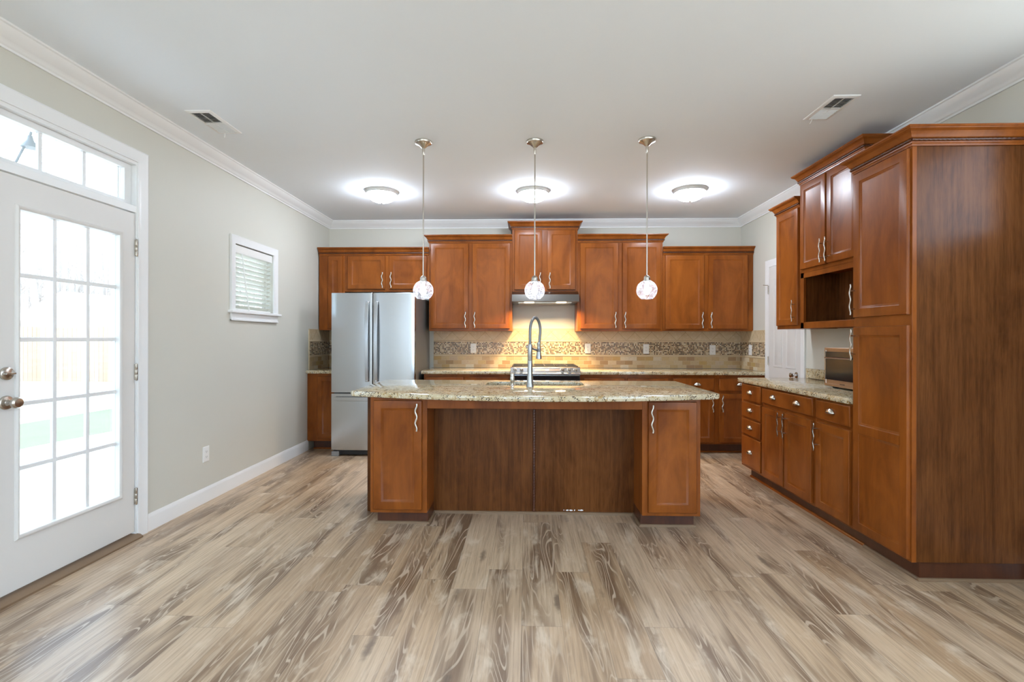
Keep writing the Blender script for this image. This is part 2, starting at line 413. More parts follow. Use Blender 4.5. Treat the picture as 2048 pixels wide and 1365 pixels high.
# casing around an opening in an x-wall; sg=+1 for the left wall
def casing(m, X, sg, y0, y1, z0, z1, w=0.075, bottom=False):
    prof = [(0.0, 0.0), (0.0, 0.011), (0.012, 0.014), (0.02, 0.012), (0.055, 0.018), (0.066, 0.020), (w, 0.016), (w, 0.0)]
    path = [(y0, z0, -1, 0), (y0, z1, -1, 1), (y1, z1, 1, 1), (y1, z0, 1, 0)]
    m.rings([[(X + sg * d, y + sy * o, z + sz * o) for o, d in prof] for y, z, sy, sz in path])

# ------------------------------------------------------------------ garden door with transom (left wall)
dr = thing('door_1', (XL, 2.62, 0), 'white patio door with fifteen glass panes on the left wall', 'door', kind='structure')
def L(x, y): return None
def sh(m, dx, dy, dz=0):
    m.v = [(a - dx, b - dy, c - dz) for a, b, c in m.v]; return m
D0, D1, DZ0, DZ1 = 2.212, 3.032, 0.038, 2.072
m = MB(); casing(m, XL, 1, 2.195, 3.045, 0.0, 2.405)
sh(m, XL, 2.62).build('door_casing', 'trim', dr)
m = MB()
m.box(XL - 0.135, XL + 0.004, 2.170, 2.207, 0, 2.42); m.box(XL - 0.135, XL + 0.004, 3.036, 3.070, 0, 2.42)
m.box(XL - 0.135, XL + 0.004, 2.207, 3.036, 2.078, 2.122); m.box(XL - 0.135, XL + 0.004, 2.207, 3.036, 2.385, 2.42)
m.box(XL - 0.10, XL - 0.048, 2.207, 2.222, 0.02, 2.078); m.box(XL - 0.10, XL - 0.048, 3.024, 3.036, 0.02, 2.078)
sh(m, XL, 2.62).build('door_frame', 'trim', dr, bevel=0.002)
G0, G1, GZ0, GZ1 = 2.325, 2.912, 0.305, 1.912
def hollow(x0, x1, y0, y1, z0, z1, a, b, c, d):
    """frame across x, with opening y a..b, z c..d"""
    m = MB()
    def ring(x, p, q, r, t): return [(x, p, r), (x, q, r), (x, q, t), (x, p, t)]
    m.rings([ring(x0, y0, y1, z0, z1), ring(x1, y0, y1, z0, z1), ring(x1, a, b, c, d), ring(x0, a, b, c, d)], closed=True)
    return m
sl = sh(hollow(XL - 0.046, XL - 0.002, D0, D1, DZ0, DZ1, G0, G1, GZ0, GZ1), XL, 2.62).build('door_slab', 'door_white', dr, bevel=0.002)
m = MB()
def ringp(x, e): return [(x, G0 - e, GZ0 - e), (x, G1 + e, GZ0 - e), (x, G1 + e, GZ1 + e), (x, G0 - e, GZ1 + e)]
m.rings([ringp(XL - 0.004, 0.024), ringp(XL + 0.004, 0.022), ringp(XL + 0.009, 0.014), ringp(XL + 0.008, 0.008), ringp(XL + 0.002, 0.0), ringp(XL - 0.02, -0.004), ringp(XL - 0.02, 0.0)], closed=True)
sh(m, XL, 2.62).build('glass_surround', 'door_white', dr)
m = MB()
for y in (2.522, 2.718): m.box(XL - 0.034, XL - 0.018, y - 0.011, y + 0.011, GZ0, GZ1)
for i in range(1, 5):
    z = GZ0 + (GZ1 - GZ0) * i / 5; m.box(XL - 0.0335, XL - 0.0185, G0, G1, z - 0.011, z + 0.011)
sh(m, XL, 2.62).build('muntin_grid', 'trim', dr, bevel=0.003)
sh(bx(XL - 0.028, XL - 0.024, G0, G1, GZ0, GZ1), XL, 2.62).build('glass', 'glass', dr, smooth=0)
# transom sash
m = hollow(XL - 0.085, XL - 0.03, 2.207, 3.036, 2.122, 2.385, 2.255, 2.985, 2.150, 2.352)
ts = sh(m, XL, 2.62).build('transom_sash', 'trim', dr, bevel=0.003)
m = MB()
for y in (2.473, 2.727): m.box(XL - 0.066, XL - 0.05, y - 0.010, y + 0.010, 2.150, 2.352)
m.box(XL - 0.062, XL - 0.054, 2.962, 2.970, 2.150, 2.352)
sh(m, XL, 2.62).build('transom_muntin', 'trim', dr, bevel=0.002)
sh(bx(XL - 0.060, XL - 0.056, 2.255, 2.985, 2.150, 2.352), XL, 2.62).build('transom_glass', 'glass', dr, smooth=0)
for z in (0.265, 1.06, 1.855):
    m = MB(); m.lathe([(0.0001, -0.056), (0.005, -0.054), (0.0065, -0.05), (0.0065, -0.017), (0.006, -0.016), (0.0065, -0.015), (0.0065, 0.015), (0.006, 0.016), (0.0065, 0.017), (0.0065, 0.05), (0.005, 0.054), (0.0001, 0.056)], (XL + 0.006, 3.036, z), 10)
    m.box(XL - 0.002, XL + 0.0035, 3.026, 3.034, z - 0.05, z + 0.05)
    sh(m, XL, 2.62).build('hinge', 'nickel', dr)
m = MB(); m.lathe([(0.0001, 0), (0.034, 0.0), (0.034, 0.006), (0.030, 0.010), (0.016, 0.013), (0.012, 0.02), (0.012, 0.034), (0.020, 0.040), (0.027, 0.050), (0.027, 0.060), (0.021, 0.068), (0.010, 0.070), (0.0001, 0.070)], (XL - 0.002, 2.262, 0.965), 24, 'x')
kb = sh(m, XL, 2.62).build('door_knob', 'nickel', dr)
m = MB(); m.lathe([(0.0001, 0), (0.032, 0), (0.031, 0.010), (0.025, 0.014), (0.0001, 0.016)], (XL - 0.002, 2.262, 1.105), 24, 'x')
m.box(XL + 0.012, XL + 0.028, 2.240, 2.284, 1.101, 1.109)
sh(m, XL, 2.62).build('deadbolt', 'nickel', dr, bevel=0.001)
m = MB(); m.prism([(XL - 0.14, 0.0), (XL + 0.045, 0.0), (XL + 0.045, 0.010), (XL + 0.025, 0.022), (XL - 0.14, 0.034)], 2.195, 3.045, 'y')
sh(m, XL, 2.62).build('threshold', 'shoe', dr)

# ------------------------------------------------------------------ small window on the left wall
wn = thing('window_1', (XL, 4.40, 1.5), 'small white framed window high on the left wall', 'window', kind='structure')
m = MB(); casing(m, XL, 1, WIN[0], WIN[1], WIN[2], WIN[3], 0.068); sh(m, XL, 4.40, 1.5).build('window_casing', 'trim', wn)
m = MB(); m.box(XL - 0.14, XL + 0.045, 3.995, 4.81, 1.493, 1.517); sh(m, XL, 4.40, 1.5).build('window_sill', 'trim', wn, bevel=0.006)
m = MB(); m.box(XL, XL + 0.016, 4.02, 4.785, 1.428, 1.493); m.box(XL, XL + 0.022, 4.02, 4.785, 1.428, 1.444); sh(m, XL, 4.40, 1.5).build('sill_apron', 'trim', wn, bevel=0.003)
m = hollow(XL - 0.125, XL - 0.085, WIN[0], WIN[1], WIN[2], WIN[3], WIN[0] + 0.04, WIN[1] - 0.04, WIN[2] + 0.045, WIN[3] - 0.04); m.box(XL - 0.118, XL - 0.09, WIN[0], WIN[1], 1.79, 1.82)
sh(m, XL, 4.40, 1.5).build('window_sash', 'trim', wn, bevel=0.003)
sh(bx(XL - 0.108, XL - 0.104, WIN[0] + 0.04, WIN[1] - 0.04, WIN[2] + 0.045, WIN[3] - 0.04), XL, 4.40, 1.5).build('glass', 'glass', wn, smooth=0)
bl = thing('window_blind', (XL, 4.40, 1.52), 'white slatted blind with a hanging wand inside the small window', 'blind')
m = MB(); m.box(XL - 0.062, XL - 0.012, 4.095, 4.708, 2.035, 2.088); m.box(XL - 0.010, XL - 0.003, 4.092, 4.711, 2.015, 2.085)
sh(m, XL, 4.40, 1.52).build('head_rail', 'plastic', bl, bevel=0.003)
t = NT('blind_slat'); a = t.n('AddShader'); mx = t.n('MixShader'); mx.inputs[0].default_value = 0.35
t.put(mx.inputs[1], t.bsdf((0.80, 0.79, 0.74), 0.45).outputs[0]); t.put(mx.inputs[2], t.n('BsdfTranslucent', {0: (0.8, 0.78, 0.68, 1)}).outputs[0]); M['slat'] = t.done(mx.outputs[0])
m = MB()
for i in range(12):
    z = 1.548 + i * 0.0415; m.prism([(XL - 0.058, z - 0.010), (XL - 0.036, z + 0.0035), (XL - 0.012, z + 0.013), (XL - 0.012, z + 0.016), (XL - 0.036, z + 0.0065), (XL - 0.058, z - 0.007)], 4.100, 4.703, 'y')
sh(m, XL, 4.40, 1.52).build('slats', 'slat', bl)
sh(bx(XL - 0.058, XL - 0.014, 4.100, 4.703, 1.521, 1.536), XL, 4.40, 1.52).build('bottom_rail', 'plastic', bl, bevel=0.003)
for y in (4.19, 4.615): sh(MB().tube([(XL - 0.012, y, 2.03), (XL - 0.011, y, 1.53)], 0.0011, 5), XL, 4.40, 1.52).build('ladder_cord', 'plastic', bl)
m = MB(); m.tube([(XL - 0.001, 4.20, 2.02), (XL + 0.008, 4.245, 1.72), (XL + 0.018, 4.285, 1.50)], 0.0045, 8)
sh(m, XL, 4.40, 1.52).build('tilt_wand', 'plastic', bl)

# added windows, unseen behind and beside the camera, for daylight and reflections
w2 = thing('added_window_2', (XR, 1.65, 1.3), 'added white framed window on the right wall, out of view, for its reflection', 'window', kind='structure')  # added out of view so its reflection brightens the pantry side
m = hollow(XR + 0.02, XR + 0.10, WINR[0], WINR[1], WINR[2], WINR[3], WINR[0] + 0.05, WINR[1] - 0.05, WINR[2] + 0.05, WINR[3] - 0.05); m.box(XR + 0.03, XR + 0.09, 1.63, 1.67, 1.85, 2.52)
sh(m, XR, 1.65, 1.3).build('window_frame', 'trim', w2)
m = MB(); casing(m, XR, -1, WINR[0], WINR[1], WINR[2], WINR[3], 0.07); sh(m, XR, 1.65, 1.3).build('window_casing', 'trim', w2)
def bank(name, X, sg, y0, y1, z0, z1, n, label):
    w = thing(name, (X, (y0 + y1) / 2, z0), label, 'window', kind='structure')
    m = MB(); xa, xb = X - sg * 0.10, X - sg * 0.02
    for i in range(n + 1):
        y = y0 + (y1 - y0 - 0.06) * i / n; m.box(min(xa, xb), max(xa, xb), y, y + 0.06, z0, z1)
    m.box(min(xa, xb), max(xa, xb), y0, y1, z0, z0 + 0.06); m.box(min(xa, xb), max(xa, xb), y0, y1, z1 - 0.06, z1)
    sh(m, X, (y0 + y1) / 2, z0).build('window_frame', 'trim', w)
    m = MB(); casing(m, X, sg, y0, y1, z0, z1, 0.07); sh(m, X, (y0 + y1) / 2, z0).build('window_casing', 'trim', w)
bank('added_window_4', XL, 1, *WINL, 2, 'added tall white framed windows on the left wall behind the camera, for daylight')  # bank added out of view for daylight from the left
bank('added_window_5', XR, -1, *WINS, 2, 'added wide white framed windows on the right wall behind the camera, for daylight')  # bank added out of view for daylight from the right
w3 = thing('added_window_3', (-0.5, YR, 0.75), 'added white framed window in the wall behind the camera, for daylight', 'window', kind='structure')  # added out of view to bring daylight in from the rear
m = MB()
for x in (-1.6, -0.53, 0.54): m.box(x, x + 0.06, YR - 0.10, YR - 0.02, 0.75, 2.25)
m.box(-1.6, 0.6, YR - 0.10, YR - 0.02, 0.75, 0.81); m.box(-1.6, 0.6, YR - 0.10, YR - 0.02, 2.19, 2.25)
sh(m, -0.5, YR, 0.75).build('window_frame', 'trim', w3)
# ------------------------------------------------------------------ pantry door on the right wall
pd = thing('door_2', (XR, 5.06, 0), 'white panelled pantry door in the right wall beyond the counter', 'door', kind='structure')
PY0, PY1 = 4.757, 5.367
m = MB(); casing(m, XR, -1, PY0, PY1, 0, 2.06, 0.075); sh(m, XR, 5.06).build('door_casing', 'trim', pd)
m = MB(); m.box(XR - 0.004, XR + 0.03, PY0 - 0.012, PY1 + 0.012, 0.0, 2.066); sh(m, XR, 5.06).build('door_stop', 'trim', pd)
m = MB(); m.box(XR - 0.010, XR + 0.02, PY0, PY1, 0.01, 2.055)
for (a, b) in ((4.835, 5.025), (5.085, 5.275)):
    for (z0, z1) in ((0.98, 1.92), (0.20, 0.80)):
        def rg(x, e): return [(x, a + e, z0 + e), (x, b - e, z0 + e), (x, b - e, z1 - e), (x, a + e, z1 - e)]
        m.rings([rg(XR - 0.009, 0), rg(XR - 0.014, 0.004), rg(XR - 0.013, 0.014), rg(XR - 0.0105, 0.020), rg(XR - 0.0105, 0.032), rg(XR - 0.015, 0.048)])
sh(m, XR, 5.06).build('door_slab', 'door_white', pd, bevel=0.0015)
for z in (0.25, 1.043, 1.813):
    m = MB(); m.lathe([(0.0001, -0.047), (0.006, -0.045), (0.006, 0.045), (0.0001, 0.047)], (XR - 0.017, PY1 + 0.002, z), 10)
    if z > 1.5: m.tube([(XR - 0.02, PY1, z + 0.05), (XR - 0.045, PY1 + 0.015, z + 0.052), (XR - 0.06, PY1 + 0.03, z + 0.055)], 0.004, 6)
    sh(m, XR, 5.06).build('hinge', 'nickel', pd)
m = MB(); m.lathe([(0.0001, 0), (0.031, 0), (0.031, -0.005), (0.013, -0.010), (0.011, -0.032), (0.022, -0.040), (0.027, -0.050), (0.024, -0.062), (0.0001, -0.066)], (XR - 0.010, 4.822, 0.925), 20, 'x')
sh(m, XR, 5.06).build('door_knob', 'chrome', pd)

# ------------------------------------------------------------------ tiled backsplash on three walls
bs = thing('trim_4', (0, YB, 0.914), 'travertine and mosaic tile backsplash between counters and wall cabinets', 'backsplash', kind='structure')
def tiles(name, mat, z0, z1, t, back=((-1.165, XR),), rt=(5.453,), lt=(5.51,), bevel=0.0):
    m = MB()
    for a, b in back: m.box(a, b, YB - t, YB, z0, z1)
    for a in rt: m.box(XR - t, XR, a, YB, z0, z1)
    for a in lt:
        m.box(XL, XL + t, a, YB, z0, z1); m.box(XL, -2.12, YB - t, YB, z0, z1)
    o = m.build(name, mat, bs, bevel=bevel, uv=True); o.location = (0, -YB, -0.914); return o
tiles('brick_tiles', 'brick', 0.915, 1.057, 0.009)
tiles('liner', 'travertine', 1.057, 1.079, 0.014, bevel=0.005)
tiles('mosaic_band', 'mosaic', 1.079, 1.237, 0.009)
tiles('liner', 'travertine', 1.237, 1.256, 0.014, bevel=0.005)
tiles('diamond_tiles', 'diamond', 1.256, 1.378, 0.009)
m = MB(); m.box(-0.165, 0.598, YB - 0.009, YB, 1.378, 1.405); o = m.build('border_tiles', 'travertine', bs); o.location = (0, -YB, -0.914)
m = MB(); m.box(XL, XL + 0.011, 5.500, 5.511, 0.915, 1.386); m.box(XL, XL + 0.011, 5.500, 5.77, 1.378, 1.386); o = m.build('edge_liner', 'travertine', bs, bevel=0.002); o.location = (0, -YB, -0.914)

# ------------------------------------------------------------------ cabinet parts
def wavy_handle(parent, x, z0, z1, y=-0.020):
    m = MB(); n = 25; pts = []
    for i in range(n):
        f = i / (n - 1); pts.append((x + 0.0055 * math.sin(f * math.pi * 4.6 + 0.6), y - 0.030, z0 + (z1 - z0) * f))
    m.tube(pts, 0.0058, 8, (0.62, 1.0))
    for f in (0.20, 0.80):
        zz = z0 + (z1 - z0) * f; xx = x + 0.0055 * math.sin(f * math.pi * 4.6 + 0.6)
        m.tube([(xx, y + 0.001, zz), (xx, y - 0.030, zz)], 0.0042, 8)
    return m.build('handle', 'nickel', parent, 50)
def cup_pull(parent, x, z, y=-0.019):
    m = MB(); rg = []
    for i in range(7):
        th = math.pi / 2 * i / 6
        ring = []
        for k in range(13):
            a = math.pi * k / 12
            ring.append((x - 0.042 * math.cos(a) * math.cos(th * 0.97), y - 0.026 * math.sin(th * 0.97), z - 0.012 + 0.034 * math.sin(a) * math.cos(th * 0.97) ** 0.8))
        rg.append(ring)
    b = len(m.v)
    for r_ in rg: m.v += r_
    for i in range(6):
        for k in range(12): m.f.append((b + i * 13 + k, b + i * 13 + k + 1, b + (i + 1) * 13 + k + 1, b + (i + 1) * 13 + k))
    m.box(x - 0.045, x + 0.045, y - 0.002, y + 0.001, z - 0.014, z - 0.010)
    o = m.build('cup_pull', 'nickel', parent, 60)
    s = o.modifiers.new('shell', 'SOLIDIFY'); s.thickness = 0.002
    return o
DL = [(0.0, 0.0), (0.0, -0.016), (0.0025, -0.0195), (0.005, -0.020), (0.052, -0.020), (0.055, -0.0165), (0.0585, -0.0155), (0.064, -0.0115), (0.069, -0.0105)]
def door(parent, x0, x1, z0, z1, hx=None, hz=None, split=None):
    m = MB()
    if split is None: m.front(x0, x1, z0, z1, DL)
    else:
        a = split
        m.front(x0, x1, z0, z1, DL[:4] + [(0.0075, -0.020), (0.050, -0.020), (0.050, -0.004)])
        m.box(x0 + 0.048, x1 - 0.048, -0.020, -0.003, a - 0.026, a + 0.026)
        for (p, q) in ((z0 + 0.05, a - 0.026), (a + 0.026, z1 - 0.05)):
            m.front(x0 + 0.05, x1 - 0.05, p, q, [(0.0, -0.003), (0.0, -0.020), (0.003, -0.0165), (0.0065, -0.0155), (0.012, -0.0115), (0.017, -0.0105)])
    o = m.build('door', 'wood', parent, 40)
    if hx is not None: wavy_handle(o, hx, hz, hz + 0.186)
    return o
def drawer(parent, x0, x1, z0, z1, pulls=()):
    m = MB(); m.front(x0, x1, z0, z1, [(0, 0), (0, -0.015), (0.003, -0.0185), (0.007, -0.020), (0.012, -0.020)])
    o = m.build('drawer', 'wood', parent, 40)
    for p in pulls: cup_pull(o, p, (z0 + z1) / 2 + 0.004)
    return o
KP = [(0.0, 0.0), (0.006, 0.0), (0.008, 0.009), (0.012, 0.014), (0.013, 0.020), (0.013, 0.036), (0.019, 0.040), (0.022, 0.046), (0.026, 0.056), (0.034, 0.067), (0.045, 0.073), (0.050, 0.076), (0.052, 0.080), (0.056, 0.083), (0.056, 0.092), (0.0, 0.092)]
def rope(m, p0, p1, r=0.0075, pitch=0.024):
    p0, p1 = Vector(p0), Vector(p1); d = p1 - p0; Ln = d.length; t = d / Ln
    a = Vector((0, 0, 1)) if abs(t.z) < 0.9 else Vector((1, 0, 0)); n = (a - t * a.dot(t)).normalized(); bn = t.cross(n)
    k = max(2, int(Ln / 0.0045)); rg = []
    for i in range(k + 1):
        s_ = Ln * i / k; ring = []
        for j in range(10):
            an = 2 * math.pi * j / 10; rr = r * (0.80 + 0.26 * abs(math.cos(an - math.pi * s_ / pitch)))
            ring.append(p0 + t * s_ + n * math.cos(an) * rr + bn * math.sin(an) * rr)
        rg.append(ring)
    m.rings(rg)
def crown(parent, w, D, ztop, left=True, right=True, x0=0.0):
    zb = ztop - 0.092; rg = []
    x1 = x0 + w
    if left: rg.append([(x0 - o, D, zb + z) for o, z in KP])
    rg.append([(x0 - (o if left else 0), -o, zb + z) for o, z in KP]); rg.append([(x1 + (o if right else 0), -o, zb + z) for o, z in KP])
    if right: rg.append([(x1 + o, D, zb + z) for o, z in KP])
    m = MB(); m.rings(rg); c = m.build('crown_moulding', 'wood', parent, 25)
    m = MB(); e = 0.016; zr = zb + 0.028
    rope(m, (x0 - (e if left else 0), -e, zr), (x1 + (e if right else 0), -e, zr))
    if left: rope(m, (x0 - e, D, zr), (x0 - e, -e, zr))
    if right: rope(m, (x1 + e, -e, zr), (x1 + e, D, zr))
    m.build('rope_trim', 'wood_edge', c, 60)
def body(parent, w, D, z0, z1, bevel=0.0015, mat='wood'):
    return bx(0, w, 0, D, z0, z1).build('carcass', mat, parent, bevel=bevel)
def toe(parent, x0, x1, D, quarter=True):
    m = MB(); m.box(x0, x1, 0.075, D, 0, 0.105); o = m.build('toe_kick', 'wood_edge', parent)
    if quarter:
        q = MB(); q.prism([(0.075, 0), (0.062, 0.0), (0.063, 0.008), (0.068, 0.014), (0.075, 0.016)], x0, x1, 'x'); q.build('shoe_moulding', 'wood', o)

BY, UY = 5.475, 5.755        # faces of the back base and wall cabinets
UD = YB - UY - 0.001
def upper(x0, x1, z0, ztop, label, doors, left, right, hz=None, D=UD, fy=UY):
    t = thing('wall_cabinet', (x0, fy, 0), label, 'cabinet', 'cherry wall cabinets')
    w = x1 - x0; body(t, w, D, z0, ztop - 0.045); crown(t, w, D, ztop, left, right)
    for a, b, c, d, hx, h in doors: door(t, a - x0, b - x0, c, d, None if hx is None else hx - x0, h)
    return t
upper(-2.486, -2.172, 1.375, 2.360, 'narrow tall cherry wall cabinet in the back left corner left of the fridge', [(-2.372, -2.200, 1.400, 2.262, None, None)], False, False)
upper(-2.171, -1.161, 1.835, 2.360, 'short two-door cherry wall cabinet directly above the stainless fridge', [(-2.135, -1.686, 1.866, 2.262, -1.713, 1.876), (-1.637, -1.185, 1.866, 2.262, -1.610, 1.876)], False, False)
upper(-1.160, -0.170, 1.368, 2.505, 'two-door cherry wall cabinet between the fridge and the range hood', [(-1.136, -0.690, 1.397, 2.405, -0.724, 1.406), (-0.641, -0.197, 1.397, 2.405, -0.614, 1.406)], True, False)
upper(-0.169, 0.600, 1.828, 2.660, 'tallest-set two-door cherry wall cabinet right above the range hood', [(-0.143, 0.182, 1.858, 2.560, 0.158, 1.868), (0.246, 0.575, 1.858, 2.560, 0.272, 1.868)], True, True)
upper(0.601, 1.597, 1.368, 2.505, 'two-door cherry wall cabinet right of the range hood', [(0.632, 1.073, 1.397, 2.405, 1.041, 1.406), (1.127, 1.572, 1.397, 2.405, 1.154, 1.406)], False, True)
upper(1.598, 2.646, 1.370, 2.356, 'two-door cherry wall cabinet in the back right corner', [(1.625, 2.073, 1.395, 2.258, 2.048, 1.404), (2.126, 2.577, 1.395, 2.258, 2.150, 1.404)], False, False)

def base_unit(x0, x1, label, drawers, doors, D=YB - BY - 0.001, fy=BY, toe_l=0.0):
    t = thing('base_cabinet', (x0, fy, 0), label, 'cabinet', 'cherry base cabinets along the back wall')
    body(t, x1 - x0, D, 0.105, 0.874); toe(t, toe_l, x1 - x0, D)
    for a, b, c, d, p in drawers: drawer(t, a - x0, b - x0, c, d, [q - x0 for q in p])
    for a, b, c, d, hx, h in doors: door(t, a - x0, b - x0, c, d, None if hx is None else hx - x0, h)
base_unit(-2.499, -2.122, 'narrow cherry base cabinet against the left wall, left of the fridge', [], [(-2.375, -2.135, 0.135, 0.845, None, None)], toe_l=0.045)
base_unit(-1.160, -0.180, 'cherry base cabinet between the fridge and the gas range', [(-1.140, -0.712, 0.735, 0.842, [-0.92]), (-0.700, -0.196, 0.735, 0.842, [-0.45])], [(-1.140, -0.712, 0.125, 0.705, -0.74, 0.51), (-0.700, -0.196, 0.125, 0.705, -0.67, 0.51)])
base_unit(0.603, 1.604, 'cherry base cabinet right of the gas range, behind the island', [(0.640, 1.095, 0.705, 0.838, [0.87]), (1.128, 1.581, 0.705, 0.838, [1.355])], [(0.640, 1.095, 0.125, 0.670, 1.067, 0.47), (1.128, 1.581, 0.125, 0.670, 1.155, 0.47)])
base_unit(1.605, 2.647, 'cherry base cabinet in the back right corner by the pantry door', [(1.639, 2.087, 0.700, 0.840, [1.90]), (2.142, 2.590, 0.700, 0.840, [2.37])], [(1.639, 2.087, 0.125, 0.668, 2.062, 0.468), (2.142, 2.590, 0.125, 0.668, 2.168, 0.468)])

# right-hand run: local x runs from far to near, rz = -90 deg
XF = 2.018; RZ = R(-90)
def rbase(ya, yb, label):
    t = thing('base_cabinet', (XF, ya, 0), label, 'cabinet', 'cherry base cabinets along the right wall', RZ)
    body(t, ya - yb, XR - XF - 0.001, 0.105, 0.874); toe(t, 0.03 if ya > 4.5 else 0, ya - yb, XR - XF - 0.001); return t
F = 4.612
t = rbase(F, 4.200, 'cherry four-drawer base cabinet at the far end of the right-hand run')
for a, b in ((0.722, 0.868), (0.568, 0.706), (0.410, 0.553), (0.128, 0.394)): drawer(t, F - 4.575, F - 4.217, a, b, [F - 4.405])
F = 4.199
t = rbase(F, 3.442, 'cherry base cabinet with one wide drawer over two doors, middle of the right-hand run')
drawer(t, F - 4.190, F - 3.460, 0.736, 0.862, [F - 4.000, F - 3.650]); door(t, F - 4.187, F - 3.850, 0.124, 0.705, F - 3.876, 0.515); door(t, F - 3.828, F - 3.475, 0.124, 0.705, F - 3.802, 0.515)
F = 3.441
t = rbase(F, 3.050, 'cherry base cabinet with one drawer over one door beside the tall pantry cabinet')
drawer(t, F - 3.420, F - 3.068, 0.732, 0.862, [F - 3.252]); door(t, F - 3.419, F - 3.072, 0.122, 0.708, F - 3.397, 0.515)

# tall pantry cabinet nearest the camera
F = 3.049; W = F - 2.604
tp = thing('pantry_cabinet', (XF, F, 0), 'tall cherry pantry cabinet with a broad veneer side, nearest the camera on the right', 'cabinet', None, RZ)
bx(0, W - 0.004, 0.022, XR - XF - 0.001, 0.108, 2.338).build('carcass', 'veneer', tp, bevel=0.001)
bx(0, W, 0, 0.024, 0.108, 2.338).build('face_frame', 'wood', tp, bevel=0.0015)
D_ = XR - XF - 0.016
m = MB(); m.box(0, W - 0.030, 0.062, D_, 0, 0.107); tk = m.build('toe_kick', 'wood_edge', tp)
m = MB(); m.prism([(0.062, 0), (0.049, 0.0), (0.050, 0.008), (0.055, 0.014), (0.062, 0.016)], 0, W - 0.030, 'x'); m.prism([(W - 0.030, 0), (W - 0.017, 0), (W - 0.018, 0.008), (W - 0.023, 0.014), (W - 0.030, 0.016)], 0.049, D_, 'y'); m.build('shoe_moulding', 'shoe', tk)
crown(tp, W, XR - XF - 0.001, 2.382, True, True)
door(tp, F - 3.036, F - 2.615, 1.410, 2.282, F - 3.018, 1.425); door(tp, F - 3.036, F - 2.613, 0.122, 1.352, F - 3.014, 1.150, split=0.735)

# wall cabinets on the right wall
UXF = 2.345; RD = XR - UXF - 0.001
t = thing('wall_cabinet', (UXF, 4.615, 0), 'narrow single-door cherry wall cabinet on the right wall beside the pantry door', 'cabinet', 'cherry wall cabinets', RZ)
body(t, 4.615 - 4.229, RD, 1.368, 2.46); crown(t, 4.615 - 4.229, RD, 2.505, True, False); door(t, 4.615 - 4.598, 4.615 - 4.245, 1.400, 2.408, 4.615 - 4.285, 1.43)
F = 4.228; W = F - 3.440
t = thing('wall_cabinet', (UXF, F, 0), 'cherry wall cabinet with two doors over an open microwave niche on the right wall', 'cabinet', 'cherry wall cabinets', RZ)
m = MB(); m.box(0, W, 0, RD, 1.835, 2.64); m.box(0, 0.018, 0.01, RD, 1.368, 1.84); m.box(W - 0.018, W, 0.01, RD, 1.368, 1.84); m.box(0, W, 0.01, RD, 1.405, 1.422); m.box(0.01, W - 0.01, RD - 0.01, RD, 1.37, 1.84)
m.box(0, 0.045, 0, 0.02, 1.368, 1.84); m.box(W - 0.045, W, 0, 0.02, 1.368, 1.84); m.box(0, W, 0, 0.02, 1.368, 1.418); m.box(0, W, 0, 0.02, 1.795, 1.84)
m.build('carcass', 'wood', t, bevel=0.001)
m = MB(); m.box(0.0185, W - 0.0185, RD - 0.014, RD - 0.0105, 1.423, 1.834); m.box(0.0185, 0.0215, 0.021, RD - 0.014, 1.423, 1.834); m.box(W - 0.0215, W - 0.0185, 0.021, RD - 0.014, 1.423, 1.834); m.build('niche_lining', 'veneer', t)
crown(t, W, RD, 2.682, True, True)
door(t, F - 4.205, F - 3.862, 1.868, 2.580, F - 3.886, 1.882); door(t, F - 3.842, F - 3.500, 1.868, 2.580, F - 3.818, 1.882)

# ------------------------------------------------------------------ countertops
def slab(name, outer, label, hole=None, z0=0.876, z1=0.914, r=0.007, cat='countertop', group='granite countertops'):
    """granite slab from a counter-clockwise polygon, eased edges, optional hole"""
    def inset(poly, e):
        n = len(poly); res = []
        for i in range(n):
            p, a, b = Vector(poly[i]), Vector(poly[i - 1]), Vector(poly[(i + 1) % n])
            d1 = (p - a).normalized(); d2 = (b - p).normalized(); n1 = Vector((-d1.y, d1.x)); n2 = Vector((-d2.y, d2.x))
            bi = (n1 + n2); bi = bi / max(0.3, bi.length_squared) * 2
            res.append(p + bi * e)
        return res
    bm = bmesh.new(); loops = []
    for poly, sg in ([(outer, 1)] + ([(hole, -1)] if hole else [])):
        rings = []
        for e, z in ((r, z1), (r * 0.3, z1 - r * 0.3), (0, z1 - r), (0, z0 + r), (r * 0.3, z0 + r * 0.3), (r, z0)):
            if sg < 0: e = e * 0.5
            rings.append([bm.verts.new((p.x, p.y, z)) for p in inset(poly, e * sg if sg > 0 else -e)])
        for ra, rb in zip(rings, rings[1:]):
            n = len(ra)
            for i in range(n): bm.faces.new((ra[i], ra[(i + 1) % n], rb[(i + 1) % n], rb[i]))
        loops.append((rings[0], rings[-1]))
    for k in (0, 1):
        es = []
        for lp in loops:
            ring = lp[k]
            for i in range(len(ring)): es.append(bm.edges.get((ring[i], ring[(i + 1) % len(ring)])))
        bmesh.ops.triangle_fill(bm, use_beauty=True, use_dissolve=False, edges=es)
    bmesh.ops.recalc_face_normals(bm, faces=bm.faces)
    me = bpy.data.meshes.new(name); bm.to_mesh(me); bm.free()
    for p in me.polygons: p.use_smooth = True
    me.set_sharp_from_angle(angle=R(30)); me.materials.append(M['granite'])
    o = bpy.data.objects.new(name, me); COL.objects.link(o); return tag(o, label, cat, group)
def rect(x0, x1, y0, y1): return [(x0, y0), (x1, y0), (x1, y1), (x0, y1)]
CY = 5.437
slab('countertop', rect(XL + 0.001, -2.122, CY, YB - 0.001), 'small granite countertop piece left of the fridge')
slab('countertop', rect(-1.185, -0.182, CY, YB - 0.001), 'granite countertop between the fridge and the gas range')
slab('countertop', rect(0.605, XR - 0.001, CY, YB - 0.001), 'granite countertop along the back wall right of the gas range')
